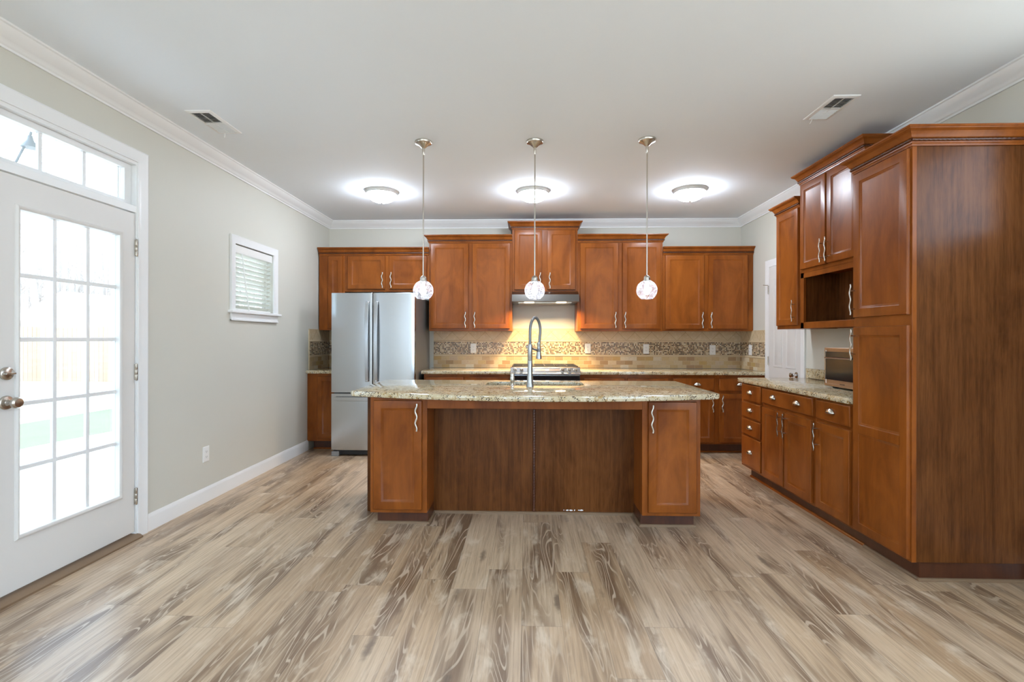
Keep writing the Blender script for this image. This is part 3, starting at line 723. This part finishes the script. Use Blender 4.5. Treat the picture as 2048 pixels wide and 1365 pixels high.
CXF = 1.983
ct = slab('countertop', [(XR - 0.001, 3.050), (XR - 0.001, 4.650), (CXF + 0.03, 4.650), (CXF + 0.008, 4.642), (CXF, 4.62), (CXF, 3.050)], 'granite countertop of the right-hand run carrying the microwave')
bx(XR - 0.022, XR - 0.001, 3.052, 4.650, 0.9145, 1.005).build('splash_strip', 'granite', ct, bevel=0.003)

# ------------------------------------------------------------------ kitchen island
ISL = (0.05, 3.295, 0)
isl = thing('kitchen_island', ISL, 'large cherry kitchen island with an open knee space in the middle', 'island')
def il(m): return sh(m, *ISL)
m = MB(); q = lambda e, z: [(-1.174 + e, 3.560 + e, z), (1.262 - e, 3.560 + e, z), (1.262 - e, 4.15 - e, z), (-1.174 + e, 4.15 - e, z)]
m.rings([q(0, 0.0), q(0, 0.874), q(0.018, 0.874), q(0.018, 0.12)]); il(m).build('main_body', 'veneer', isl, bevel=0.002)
for x0, x1, d0, d1, hx, t0, t1 in ((-1.066, -0.676, -1.040, -0.709, -0.741, -1.028, -0.676), (0.780, 1.168, 0.818, 1.138, 0.838, 0.780, 1.137)):
    m = MB(); m.box(x0, x1, 3.295, 3.560, 0.086, 0.874); ec = il(m).build('end_cabinet', 'wood', isl, bevel=0.0015)
    m = MB(); m.box(t0, t1, 3.335, 3.558, 0, 0.086); tk = il(m).build('toe_kick', 'wood_edge', isl)
    m = MB(); m.front(d0, d1, 0.112, 0.855, DL, at=3.295); d = il(m).build('door', 'wood', isl, 40)
    wavy_handle(d, hx - ISL[0], 0.652, 0.838)
    m = MB()
    q = [(0, 0), (-0.014, 0.0), (-0.013, 0.008), (-0.008, 0.014), (0, 0.016)]
    m.prism([(3.335 + a, b) for a, b in q], t0 - 0.012, t1 + 0.012, 'x')
    if x0 < 0: m.prism([(t1 - a, b) for a, b in q], 3.321, 3.545, 'y')
    else: m.prism([(t0 + a, b) for a, b in q], 3.321, 3.545, 'y')
    il(m).build('shoe_moulding', 'shoe', isl)
m = MB(); m.box(-0.676, 0.780, 3.296, 3.318, 0.800, 0.874); il(m).build('apron_rail', 'wood', isl, bevel=0.001)
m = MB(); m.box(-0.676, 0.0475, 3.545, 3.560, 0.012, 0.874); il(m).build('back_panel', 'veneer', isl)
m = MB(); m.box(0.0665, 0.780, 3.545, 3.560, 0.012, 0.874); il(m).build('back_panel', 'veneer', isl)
m = MB(); rope(m, (0.057, 3.546, 0.018), (0.057, 3.546, 0.87), 0.0105, 0.020); il(m).build('rope_trim', 'wood_edge', isl, 60)
m = MB(); m.prism([(3.545, 0), (3.530, 0.0), (3.531, 0.009), (3.537, 0.016), (3.545, 0.018)], -0.676, 0.780, 'x'); il(m).build('shoe_moulding', 'shoe', isl)
m = MB()
rnd = random.Random(3)
for x, w in ((0.275, 0.006), (0.300, 0.022), (0.325, 0.028), (0.352, 0.008), (0.385, 0.016), (0.402, 0.03)):
    poly = [(x + w * math.cos(2 * math.pi * i / 9) * rnd.uniform(0.3, 0.6), 0.030 + 0.006 * math.sin(2 * math.pi * i / 9) * rnd.uniform(0.5, 1.1)) for i in range(9)]
    il(MB().prism(poly, 3.5442, 3.5455, 'y')).build('paint_chip', 'plastic', isl, 0)['label'] = 'white scuff where the stain has chipped off'
# bowed island top with a sink cut-out
def arc(p, q, bow, n):
    p, q = Vector(p), Vector(q); res = []
    for i in range(n + 1):
        f = i / n; u = 2 * f - 1; res.append(p.lerp(q, f) + Vector((0, -bow * (1 - u * u))))
    return [tuple(v) for v in res]
front = arc((-1.205, 3.325), (1.275, 3.265), 0.215, 40)
outer = [(-1.222, 3.35)] + front + [(1.290, 3.285), (1.290, 4.232), (-1.235, 4.262)]
HX0, HX1, HY0, HY1, HR = -0.325, 0.460, 3.775, 4.105, 0.09
hole = []
for cx, cy, a0 in ((HX1 - HR, HY0 + HR, -90), (HX1 - HR, HY1 - HR, 0), (HX0 + HR, HY1 - HR, 90), (HX0 + HR, HY0 + HR, 180)):
    for i in range(7): a = R(a0 + 15 * i); hole.append((cx + HR * math.cos(a), cy + HR * math.sin(a)))
slab('countertop', outer, 'bowed granite countertop of the kitchen island with the sink cut-out', hole, r=0.009)
def rrect(e, z, n=7):
    r_ = max(0.02, HR + e); res = []
    for cx, cy, a0 in ((HX1 - HR, HY0 + HR, -90), (HX1 - HR, HY1 - HR, 0), (HX0 + HR, HY1 - HR, 90), (HX0 + HR, HY0 + HR, 180)):
        for i in range(n): a = R(a0 + 90 / (n - 1) * i); res.append((cx + r_ * math.cos(a), cy + r_ * math.sin(a), z))
    return res
m = MB(); m.rings([rrect(0.010, 0.8755), rrect(-0.002, 0.8755), rrect(-0.006, 0.868), rrect(-0.010, 0.74), rrect(-0.03, 0.715), rrect(-0.05, 0.712)], cap0=False)
tag(m.build('kitchen_sink', 'steel'), 'undermount stainless steel sink set in the island countertop', 'sink')

# faucet
FX, FY = 0.0275, 3.690
fa = thing('kitchen_faucet', (FX, FY, 0.914), 'tall pull-down faucet with a dark flexible neck on the island', 'faucet')
m = MB(); m.lathe([(0.0001, 0), (0.029, 0), (0.029, 0.006), (0.0265, 0.012), (0.024, 0.045), (0.0205, 0.10), (0.0185, 0.15), (0.0185, 0.196), (0.0175, 0.198), (0.0185, 0.200), (0.0185, 0.315), (0.0165, 0.322), (0.0001, 0.322)], seg=28); m.build('spout_body', 'faucet', fa)
m = MB(); pts = []
HXX, HYY = 0.083, 0.10
for i in range(6): pts.append((0.0, 0.0, 0.318 + 0.10 * i / 5))
for i in range(1, 17):
    a = math.pi * i / 16; f = (1 - math.cos(a)) / 2; pts.append((HXX * 0.97 * f, HYY * f, 0.418 + 0.108 * math.sin(a)))
for i in range(1, 7): pts.append((HXX * (0.97 + 0.03 * i / 6) - 0.012 * (i / 6), HYY, 0.418 - 0.105 * i / 6))
m.tube(pts, 0.0108, 12); m.build('flexible_neck', 'gunmetal', fa)
m = MB(); m.lathe([(0.0145, 0.335), (0.0155, 0.318), (0.0125, 0.308), (0.0135, 0.29), (0.0150, 0.27), (0.0225, 0.215), (0.0230, 0.206), (0.0001, 0.203)], (HXX - 0.014, HYY, 0), 20); m.build('spray_head', 'faucet', fa)
m = MB(); m.tube([(0.012, 0.01, 0.290), (HXX * 0.5, HYY * 0.55, 0.278), (HXX - 0.016, HYY, 0.272)], 0.0075, 10); m.lathe([(0.0165, 0.262), (0.0175, 0.266), (0.0175, 0.284), (0.0165, 0.288)], (HXX - 0.014, HYY, 0), 20); m.build('docking_arm', 'gunmetal', fa)
m = MB(); m.lathe([(0.0001, -0.034), (0.010, -0.032), (0.012, -0.026), (0.009, -0.02), (0.009, -0.012)], (0, 0, 0.300), 16, 'x'); m.tube([(-0.026, 0, 0.305), (-0.028, 0.02, 0.318)], 0.004, 8); m.build('lever', 'nickel', fa)
sd = thing('soap_dispenser', (-0.108, 3.742, 0.914), 'short brushed nickel soap dispenser left of the faucet on the island', 'soap dispenser')
m = MB(); m.lathe([(0.0001, 0), (0.022, 0), (0.022, 0.004), (0.012, 0.008), (0.0105, 0.018), (0.016, 0.034), (0.0185, 0.052), (0.0175, 0.068), (0.0155, 0.074), (0.0001, 0.074)], seg=20); m.build('base', 'nickel', sd)
m = MB(); m.lathe([(0.0155, 0.074), (0.0155, 0.088), (0.0115, 0.098), (0.0001, 0.101)], seg=20); m.tube([(0, 0, 0.084), (0.0, 0.05, 0.088), (0, 0.085, 0.078)], 0.0055, 8); m.build('pump_head', 'nickel', sd)

# ------------------------------------------------------------------ refrigerator
fr = thing('refrigerator', (-1.661, 5.20, 0), 'stainless french-door refrigerator with bottom freezer', 'refrigerator')
bx(-0.450, 0.450, 0.075, 0.84, 0.025, 1.745).build('cabinet_body', 'fridge_side', fr, bevel=0.006)
def bowed(name, x0, x1, z0, z1, bow=0.006, parent=fr):
    m = MB(); n = 14; pr = []
    for i in range(n + 1):
        f = i / n; x = x0 + (x1 - x0) * f; xx = x / 0.455; pr.append((x, bow * xx * xx))
    pr[0] = (x0, pr[0][1] + 0.004); pr[-1] = (x1, pr[-1][1] + 0.004)
    poly = pr + [(x1, 0.068), (x0, 0.068)]
    m.prism(poly, z0, z1, 'z'); return m.build(name, 'steel', parent, 25, bevel=0.003)
dl = bowed('door', -0.455, -0.0035, 0.690, 1.771); d2 = bowed('door', 0.0035, 0.455, 0.690, 1.771); fz = bowed('freezer_drawer', -0.455, 0.455, 0.066, 0.678)
for d, hx in ((dl, -0.054), (d2, 0.046)):
    m = MB(); rg = []
    for i in range(17):
        f = i / 16; z = 0.81 + 0.865 * f; out = -0.030 - 0.032 * math.sin(math.pi * f); s_ = 0.018 if 0 < i < 16 else 0.017
        rg.append([(hx - s_, out, z), (hx + s_, out, z), (hx + s_, out + 0.016, z), (hx - s_, out + 0.016, z)])
    m.rings(rg); m.box(hx - 0.012, hx + 0.012, -0.032, 0.004, 0.812, 0.845); m.box(hx - 0.012, hx + 0.012, -0.032, 0.004, 1.640, 1.673)
    m.build('handle', 'steel', d, 30, bevel=0.003)
m = MB(); rg = []
for i in range(17):
    f = i / 16; x = -0.415 + 0.83 * f; out = -0.030 - 0.028 * math.sin(math.pi * f)
    rg.append([(x, out, 0.605), (x, out, 0.645), (x, out + 0.016, 0.645), (x, out + 0.016, 0.605)])
m.rings(rg); m.box(-0.415, -0.385, -0.032, 0.012, 0.612, 0.638); m.box(0.385, 0.415, -0.032, 0.012, 0.612, 0.638)
m.build('handle', 'steel', fz, 30, bevel=0.003)
bx(-0.44, 0.44, 0.04, 0.08, 0.012, 0.062).build('kick_grille', 'black_iron', fr)
for x in (-0.41, 0.41): bx(x - 0.04, x + 0.04, 0.0, 0.075, 0.0, 0.052).build('foot_cover', 'grey_plastic', fr, bevel=0.004)
bx(-0.45, 0.45, 0.08, 0.16, 1.745, 1.765).build('hinge_cover', 'grey_plastic', fr, bevel=0.003)
def text_mesh(name, body_, size, mat, parent, loc, rot, depth=0.0006):
    cu = bpy.data.curves.new(name, 'FONT'); cu.body = body_; cu.size = size; cu.align_x = 'CENTER'; cu.align_y = 'CENTER'; cu.extrude = depth
    tmp = bpy.data.objects.new(name, cu); COL.objects.link(tmp)
    bpy.context.view_layer.update()
    me = bpy.data.meshes.new_from_object(tmp.evaluated_get(bpy.context.evaluated_depsgraph_get()))
    bpy.data.objects.remove(tmp); me.materials.clear(); me.materials.append(M[mat])
    o = bpy.data.objects.new(name, me); COL.objects.link(o); o.parent = parent; o.location = loc; o.rotation_euler = rot; return o
bd = text_mesh('badge', 'Whirlpool', 0.026, 'grey_plastic', d2, (0.300, 0.0045, 1.672), (R(90), 0, 0))
m = MB(); pts = []
for i in range(25):
    a = R(200 + 300 * i / 24); pts.append((0.322 + 0.042 * math.cos(a), 0.0052, 1.669 + 0.013 * math.sin(a)))
m.tube(pts, 0.0011, 6); m.build('badge_swirl', 'chrome', bd).location = (0, 0, 0)
sw = bpy.data.objects['badge_swirl']; sw.parent = d2; sw.name = 'badge_ring'

# ------------------------------------------------------------------ gas range
RX = 0.211
ra = thing('gas_range', (RX, 5.40, 0), 'stainless slide-in gas range under the hood', 'range')
bx(-0.386, 0.386, 0.045, 0.68, 0.02, 0.905).build('body', 'steel', ra, bevel=0.002)
m = MB(); m.prism([(-0.005, 0.872), (-0.012, 0.878), (-0.012, 0.893), (-0.004, 0.898), (0.030, 0.955), (0.055, 0.962), (0.10, 0.945), (0.10, 0.872)], -0.388, 0.388, 'x'); cp = m.build('control_panel', 'steel', ra, 20, bevel=0.001)
nrm = Vector((0, -0.86, 0.51))
for x in (-0.338, -0.264, 0.190, 0.262, 0.334):
    m = MB(); m.lathe([(0.0001, 0), (0.021, 0), (0.021, 0.004), (0.018, 0.006), (0.0165, 0.026), (0.014, 0.031), (0.0001, 0.032)], seg=20); m.box(-0.003, 0.003, -0.016, 0.016, 0.028, 0.035)
    k = m.build('knob', 'nickel', ra, 40); k.location = (x, 0.013, 0.929); k.rotation_euler = nrm.to_track_quat('Z', 'X').to_euler()
m = MB(); m.box(-0.14, 0.14, -0.014, 0.014, 0, 0.0015); d = m.build('display', 'steel_warm', ra); d.location = (0.02, 0.0135, 0.929); d.rotation_euler = (R(59.4), 0, 0)
m = MB(); m.box(-0.020, 0.020, -0.005, 0.005, 0.0016, 0.0022); m.build('clock_digits', 'display', d)
m = MB(); m.prism([(0.07, 0.908), (0.66, 0.908), (0.66, 0.922), (0.07, 0.922)], -0.384, 0.384, 'x'); m.build('cooktop', 'black', ra)
for gx in (-0.252, 0.0, 0.252):
    m = MB(); a, b = gx - 0.122, gx + 0.122
    for (p, q, r_, s_) in ((a, b, 0.10, 0.112), (a, b, 0.60, 0.612), (a, a + 0.012, 0.10, 0.612), (b - 0.012, b, 0.10, 0.612), (a, b, 0.35, 0.362), (gx - 0.006, gx + 0.006, 0.10, 0.612), (a, b, 0.22, 0.230), (a, b, 0.47, 0.480)): m.box(p, q, r_, s_, 0.952, 0.968)
    for p in (a, b - 0.012):
        for q in (0.10, 0.60): m.box(p, p + 0.012, q, q + 0.012, 0.920, 0.954)
    m.build('grate', 'black_iron', ra, bevel=0.002)
m = MB()
for x, y, r_ in ((-0.252, 0.22, 0.045), (-0.252, 0.49, 0.038), (0, 0.355, 0.05), (0.252, 0.22, 0.05), (0.252, 0.49, 0.038)): m.lathe([(r_ * 0.7, 0.918), (r_ * 0.9, 0.932), (r_, 0.938), (r_ * 0.9, 0.944), (0.0001, 0.946)], (x, y, 0), 20)
m.build('burner_cap', 'black_iron', ra)
m = MB(); m.box(-0.380, 0.380, -0.005, 0.05, 0.20, 0.866); od = m.build('oven_door', 'black', ra, bevel=0.004)
m = MB(); m.tube([(-0.33, -0.05, 0.80), (0.33, -0.05, 0.80)], 0.012, 12); m.box(-0.31, -0.29, -0.05, -0.003, 0.79, 0.81); m.box(0.29, 0.31, -0.05, -0.003, 0.79, 0.81); m.build('handle', 'steel', od)
bx(-0.380, 0.380, 0.0, 0.05, 0.05, 0.19).build('drawer', 'steel', ra, bevel=0.004)
for x in (-0.34, 0.34): bx(x - 0.02, x + 0.02, 0.06, 0.10, 0, 0.022).build('foot', 'black_iron', ra)

# range hood
hd = thing('range_hood', (0.2155, 5.56, 1.70), 'stainless range hood under the tallest wall cabinet', 'range hood')
HW = 0.3835; HT = 0.1275
m = MB()
o_ = lambda x, y, z: (x, y, z)
rgs = [[(-HW, 0.515, 0.0), (-HW, 0.515, HT), (-HW, 0.09, HT), (-HW, 0.004, 0.004), (-HW, 0.006, 0.0)],
       [(-HW + 0.03, 0.515, 0.0), (-HW + 0.03, 0.515, HT), (-HW + 0.03, 0.065, HT), (-HW + 0.03, 0.0, 0.004), (-HW + 0.03, 0.0, 0.0)],
       [(HW - 0.03, 0.515, 0.0), (HW - 0.03, 0.515, HT), (HW - 0.03, 0.065, HT), (HW - 0.03, 0.0, 0.004), (HW - 0.03, 0.0, 0.0)],
       [(HW, 0.515, 0.0), (HW, 0.515, HT), (HW, 0.09, HT), (HW, 0.004, 0.004), (HW, 0.006, 0.0)]]
m = MB(); m.prism([(0.0, 0.006), (0.004, 0.0), (0.52, 0.0), (0.52, HT), (0.11, HT), (0.03, 0.092), (0.022, 0.086)], -HW, HW, 'x'); m.build('canopy', 'hood', hd, 20, bevel=0.002)
m = MB(); m.box(-0.31, 0.31, 0.10, 0.46, -0.006, 0.001)
for i in range(34): m.box(-0.305 + i * 0.018, -0.297 + i * 0.018, 0.105, 0.455, -0.009, -0.005)
m.build('grease_filter', 'nickel', hd)
for x in (-0.185, 0.185): bx(x - 0.055, x + 0.055, 0.015, 0.085, -0.010, 0.001).build('lamp_lens', 'hood_lens', hd, bevel=0.003)
m = MB(); m.lathe([(0.0001, -0.003), (0.006, -0.002), (0.006, 0.0)], (0.05, 0.010, 0.03), 10, 'y'); m.build('switch', 'black', hd)
for x in (0.03, 0.40):
    d = bpy.data.lights.new('hood_lamp', 'AREA'); d.shape = 'RECTANGLE'; d.size = 0.10; d.size_y = 0.06; d.energy = 6.2; d.color = (1.0, 0.70, 0.36); d.spread = R(150)
    o = bpy.data.objects.new('hood_lamp', d); COL.objects.link(o); o.location = (x, 5.61, 1.687); o.rotation_euler = (R(-2), 0, 0)

# ------------------------------------------------------------------ microwave on the right-hand counter
mw = thing('microwave_oven', (2.268, 3.770, 0.914), 'small bronze-framed microwave oven with dark glass door on the right-hand counter', 'microwave', None, RZ)
bx(0, 0.52, 0.012, 0.34, 0.014, 0.300).build('housing', 'steel_warm', mw, bevel=0.004)
m = MB(); m.front(0.0, 0.40, 0.012, 0.302, [(0, 0.012), (0, 0.004), (0.004, 0.0), (0.020, 0.0), (0.022, 0.003)]); md = m.build('door_frame', 'steel_warm', mw)
bx(0.018, 0.382, -0.0015, 0.003, 0.062, 0.272).build('door_glass', 'black', md, bevel=0.001)
m = MB(); m.tube([(0.06, -0.030, 0.225), (0.34, -0.030, 0.225)], 0.006, 8); m.tube([(0.08, 0.002, 0.225), (0.08, -0.03, 0.225)], 0.005, 8); m.tube([(0.32, 0.002, 0.225), (0.32, -0.03, 0.225)], 0.005, 8); m.build('handle', 'steel', md)
bx(0.015, 0.0195, -0.003, 0.002, 0.060, 0.274).build('glass_edge', 'chrome', md)
bx(0.405, 0.52, 0.0, 0.012, 0.012, 0.302).build('control_panel', 'steel_warm', mw, bevel=0.003)
bx(0.185, 0.235, -0.001, 0.002, 0.034, 0.038).build('badge', 'dark_slot', md)
for x in (0.06, 0.46):
    for y in (0.05, 0.30): bx(x - 0.02, x + 0.02, y - 0.012, y + 0.012, 0.0005, 0.015).build('foot', 'black_iron', mw)

# ------------------------------------------------------------------ outlets
def outlet(loc, rz, label, style='duplex'):
    t = thing('wall_outlet', loc, label, 'outlet', 'white wall outlets', rz)
    m = MB(); m.front(-0.0365, 0.0365, -0.060, 0.060, [(0, 0), (0, -0.003), (0.003, -0.006), (0.006, -0.0065)]); m.build('cover_plate', 'plastic', t)
    m = MB()
    for z in (-0.020, 0.020):
        m.prism([(0.017 * math.cos(a), z + 0.0145 * max(-0.86, min(0.86, math.sin(a)))) for a in [2 * math.pi * i / 20 for i in range(20)]], -0.0085, -0.006, 'y')
    re = m.build('receptacle', 'plastic', t)
    m = MB()
    for z in (-0.020, 0.020):
        m.box(-0.0075, -0.0055, -0.009, -0.008, z - 0.003, z + 0.006); m.box(0.0055, 0.0075, -0.009, -0.008, z - 0.003, z + 0.005); m.lathe([(0.0001, -0.009), (0.0022, -0.009), (0.0022, -0.008)], (0, 0, z - 0.008), 8, 'y')
    m.build('slots', 'dark_slot', re)
    return t
outlet((XL, 3.718, 0.372), R(90), 'white outlet low on the left wall beside the patio door')
outlet((-0.664, YB - 0.009, 1.156), 0, 'white outlet in the backsplash between the fridge and the range')
outlet((0.764, YB - 0.009, 1.156), 0, 'white outlet in the backsplash just right of the range')
outlet((1.485, YB - 0.009, 1.152), 0, 'white outlet in the backsplash below the wall cabinet right of the hood')
outlet((2.300, YB - 0.009, 1.142), 0, 'white outlet in the backsplash below the corner wall cabinet')
outlet((XR - 0.009, 5.806, 1.148), R(-90), 'white outlet in the backsplash on the right wall near the pantry door')

# ------------------------------------------------------------------ pendant lights
def pendant(x, y, label):
    t = thing('pendant_light', (x, y, 1.575), label, 'pendant light', 'globe pendant lights over the island')
    top = H - 1.575
    m = MB(); m.lathe([(0.0645, top), (0.0645, top - 0.008), (0.060, top - 0.016), (0.034, top - 0.028), (0.016, top - 0.046), (0.010, top - 0.050), (0.0085, top - 0.095), (0.006, top - 0.10)], seg=32); m.build('canopy', 'nickel', t)
    m = MB(); m.tube([(0, 0, top - 0.095), (0, 0, 0.165)], 0.0048, 10); m.build('stem', 'nickel', t)
    m = MB(); m.lathe([(0.0048, 0.176), (0.015, 0.170), (0.024, 0.158), (0.026, 0.136), (0.030, 0.132), (0.030, 0.126), (0.018, 0.122), (0.018, 0.110), (0.0001, 0.108)], seg=24); m.build('socket_cap', 'nickel', t)
    prof = []
    for i in range(19):
        a = R(66 - 122 * i / 18); prof.append((0.0755 * math.cos(a), 0.064 + 0.0755 * math.sin(a)))
    m = MB(); m.lathe(prof, seg=40, cap=False); g = m.build('glass_globe', 'seeded', t, 60)
    rim = MB(); rr, rz_ = prof[-1]; rim.tube([(rr * math.cos(2 * math.pi * i / 36), rr * math.sin(2 * math.pi * i / 36), rz_) for i in range(37)], 0.0022, 6); rim.build('globe_rim', 'seeded', g)
    m = MB(); m.lathe([(0.0001, 0.030), (0.012, 0.033), (0.021, 0.045), (0.024, 0.060), (0.021, 0.075), (0.014, 0.092), (0.012, 0.110)], seg=20); m.build('bulb', 'bulb', t)
    return t
pendant(-0.776, 3.63, 'seeded glass globe pendant over the left end of the island')
pendant(0.061, 3.64, 'seeded glass globe pendant over the sink in the middle of the island')
pendant(0.892, 3.63, 'seeded glass globe pendant over the right end of the island')

# flush ceiling lights
def flush(x, y, label):
    t = thing('ceiling_light', (x, y, H), label, 'ceiling light', 'flush ceiling lights in the kitchen')
    m = MB(); m.lathe([(0.167, 0.0), (0.167, -0.006), (0.160, -0.012), (0.156, -0.024), (0.150, -0.032), (0.140, -0.034)], seg=48); m.build('trim_ring', 'ring', t)
    prof = []
    for i in range(13):
        a = R(90 * i / 12); prof.append((0.140 * math.cos(a) + 0.0001, -0.033 - 0.080 * math.sin(a)))
    m = MB(); m.lathe(prof, seg=40); m.build('glass_dome', 'dome', t)
    m = MB(); m.lathe([(0.010, -0.112), (0.011, -0.116), (0.007, -0.121), (0.0001, -0.124)], seg=14); m.build('finial', 'nickel', t)
flush(-1.457, 4.845, 'flush dome ceiling light nearest the left wall')
flush(0.065, 4.860, 'flush dome ceiling light in the middle above the range area')
flush(1.616, 4.860, 'flush dome ceiling light nearest the right wall')
flush(-1.45, -0.55, 'added flush dome ceiling light behind the camera beside the left wall, for fill light')  # added lamp, out of view, fills the room from behind
flush(1.45, -0.55, 'added flush dome ceiling light behind the camera beside the right wall, for fill light')  # second added fill lamp, likewise out of view

# ceiling vents
def vent(x0, x1, y0, y1, label):
    t = thing('ceiling_vent', ((x0 + x1) / 2, (y0 + y1) / 2, H), label, 'vent', 'white ceiling air vents')
    w, l = (x1 - x0) / 2, (y1 - y0) / 2; m = MB()
    def rg(e, z): return [(-w + e, -l + e, z), (w - e, -l + e, z), (w - e, l - e, z), (-w + e, l - e, z)]
    m.rings([rg(0, 0), rg(0.002, -0.004), rg(0.010, -0.009), rg(0.024, -0.010), rg(0.026, -0.006), rg(0.026, 0)], closed=True); m.build('frame', 'trim', t)
    bx(-w + 0.025, w - 0.025, -l + 0.025, l - 0.025, -0.0012, -0.0004).build('duct_opening', 'dark_slot', t)
    m = MB(); k = 18
    for i in range(k):
        y = -l + 0.03 + (2 * l - 0.06) * (i + 0.5) / k; s_ = 0.0055 if i >= k / 2 else -0.0075
        c = (y + s_ * 0.0)
        if i >= k / 2: m.prism([(c - 0.0045, -0.002), (c - 0.003, -0.002), (c + 0.001, -0.0105), (c - 0.0005, -0.0105)], -w + 0.025, w - 0.025, 'x')
        else: m.prism([(c + 0.0075, -0.002), (c + 0.009, -0.002), (c - 0.004, -0.0105), (c - 0.0055, -0.0105)], -w + 0.025, w - 0.025, 'x')
    m.box(-w + 0.025, w - 0.025, -0.006, 0.006, -0.0105, -0.0015); m.box(-0.003, 0.003, -l + 0.025, l - 0.025, -0.0075, -0.0015)
    m.build('louvres', 'trim', t)
    m = MB(); m.tube([(-0.03, l - 0.016, -0.009), (-0.034, l - 0.010, -0.022), (-0.04, l - 0.004, -0.032)], 0.0025, 6); m.build('damper_lever', 'trim', t)
vent(-2.222, -2.050, 3.085, 3.440, 'white ceiling vent near the left wall')
vent(1.856, 2.020, 2.995, 3.325, 'white ceiling vent near the right wall')

# ------------------------------------------------------------------ outside
M['straw'] = paint('pale_winter_ground', (0.46, 0.42, 0.34), 0.95, 0.12, 3)
tag(bx(-60, 40, -40, 70, -0.30, -0.17).build('ground', 'straw', smooth=0), kind='structure')
tag(bx(-8.4, -5.95, -9.0, 30, -0.20, -0.155).build('lawn', 'lawn', smooth=0), kind='structure')
m = MB(); m.prism([(-2.64, -1.0), (-2.64, 9.0), (-5.6, 9.0), (-6.05, 5.8), (-6.05, -1.0)], -0.2, -0.06, 'z'); tag(m.build('patio_slab', 'concrete'), kind='structure')
m = MB(); m.box(XL - 0.15, 16.0, -9.0, YR - 0.15, -0.2, -0.06); m.box(-7.0, XL - 0.15, -9.0, -1.0, -0.2, -0.06); tag(m.build('terrace_slab', 'concrete'), kind='structure')
fe = thing('wooden_fence', (-14, 15, -0.16), 'pale wooden privacy fence across the yard seen through the patio door', 'fence')
m = MB()
for i in range(150):
    x = -11 + i * 0.145; m.box(x, x + 0.138, 0, 0.02, 0.04, 1.78 + 0.02 * math.sin(i * 12.9))
m.build('boards', 'fence', fe)
m = MB()
for z in (0.35, 1.45): m.box(-11, 10.7, 0.02, 0.06, z, z + 0.09)
m.build('rails', 'fence', fe)
shd = thing('garden_shed', (-18.2, 19.0, -0.16), 'white gabled shed behind the fence', 'shed')
bx(-2.2, 1.6, 0, 3, 0, 2.2).build('walls', 'shed', shd); m = MB(); m.prism([(-2.5, 2.15), (1.9, 2.15), (-0.3, 3.3)], -0.2, 3.2, 'y'); m.build('roof', 'shed', shd)
def tree(x, y, h, seed, label):
    rn = random.Random(seed); m = MB()
    def grow(p, d, ln, r, lev):
        k = 3; pts = [p]; q = p
        for i in range(k):
            d = (d + Vector((rn.uniform(-.18, .18), rn.uniform(-.18, .18), 0.06))).normalized(); q = q + d * ln / k; pts.append(q)
        m.tube(pts, [r * (1 - 0.45 * i / k) for i in range(k + 1)], 5, cap=False)
        if lev == 0: return
        for i in range(4 if lev > 1 else 3):
            a = rn.uniform(0, 6.283); nd = (d * 0.75 + Vector((math.cos(a), math.sin(a), rn.uniform(-0.1, 0.5))) * 0.6).normalized()
            grow(pts[rn.choice((1, 2, 3, 3))], nd, ln * rn.uniform(0.5, 0.72), r * 0.5, lev - 1)
    grow(Vector((0, 0, -0.1)), Vector((0, 0, 1)), h * 0.55, h * 0.014, 4)
    o = m.build('bare_tree', 'bark', None, 60); o.location = (x, y, -0.16); return tag(o, label, 'tree', 'bare winter trees behind the fence')
for k, (x, y, h, lab) in enumerate(((-21.5, 20.5, 12, 'tall bare tree behind the shed roof beyond the fence'), (-13.2, 17.6, 9, 'bare tree just behind the fence, right of the shed'), (-30.5, 29.0, 13, 'distant bare tree at the left of the woods'), (-6.0, 18.5, 9, 'bare tree behind the fence near its right end'))):
    tree(x, y, h, 40 + k, lab)
rn = random.Random(5); m = MB()
for i in range(420):
    y = rn.uniform(31, 40); x = -y * rn.uniform(0.35, 1.35); h = rn.uniform(5, 13); lx, ly = rn.uniform(-.8, .8), rn.uniform(-.5, .5); r = rn.uniform(0.03, 0.10)
    m.tube([(x, y, -0.2), (x + lx * .5, y + ly * .5, h * .5), (x + lx, y + ly, h)], [r, r * .7, r * .2], 4, cap=False)
    for j in range(9):
        f = rn.uniform(.2, .95); a = rn.uniform(0, 6.28); ln = rn.uniform(.8, 2.4); p = Vector((x + lx * f, y + ly * f, h * f))
        q = p + Vector((math.cos(a) * ln * .7, math.sin(a) * ln * .4, ln * rn.uniform(.2, .9))); m.tube([p, (p + q) / 2 + Vector((0, 0, .1)), q], [r * .45, r * .3, r * .1], 3, cap=False)
tag(m.build('woods', 'bark', None, 0), 'dense winter woods of thin bare trunks far behind the fence', 'woods', kind='stuff')
tag(bx(-3.45, -2.64, -3.4, 6.3, 2.87, 2.93).build('trim_5', 'trim', smooth=0), kind='structure')
sl_ = thing('string_light', (-3.25, 3.085, 0), 'outdoor string light hanging outside the transom window', 'string light')
m = MB(); m.tube([(0.02, 0.02, 2.872), (0.015, 0.015, 2.75), (0.0, 0.0, 2.60), (-0.03, -0.03, 2.48), (-0.07, -0.05, 2.36)], 0.007, 6); m.build('cord', 'grey_plastic', sl_)
m = MB(); m.lathe([(0.012, 0.05), (0.018, 0.02), (0.045, -0.02), (0.047, -0.028), (0.0001, -0.03)], (0.0, 0, 2.55), 14); m.build('lamp_socket', 'grey_plastic', sl_)
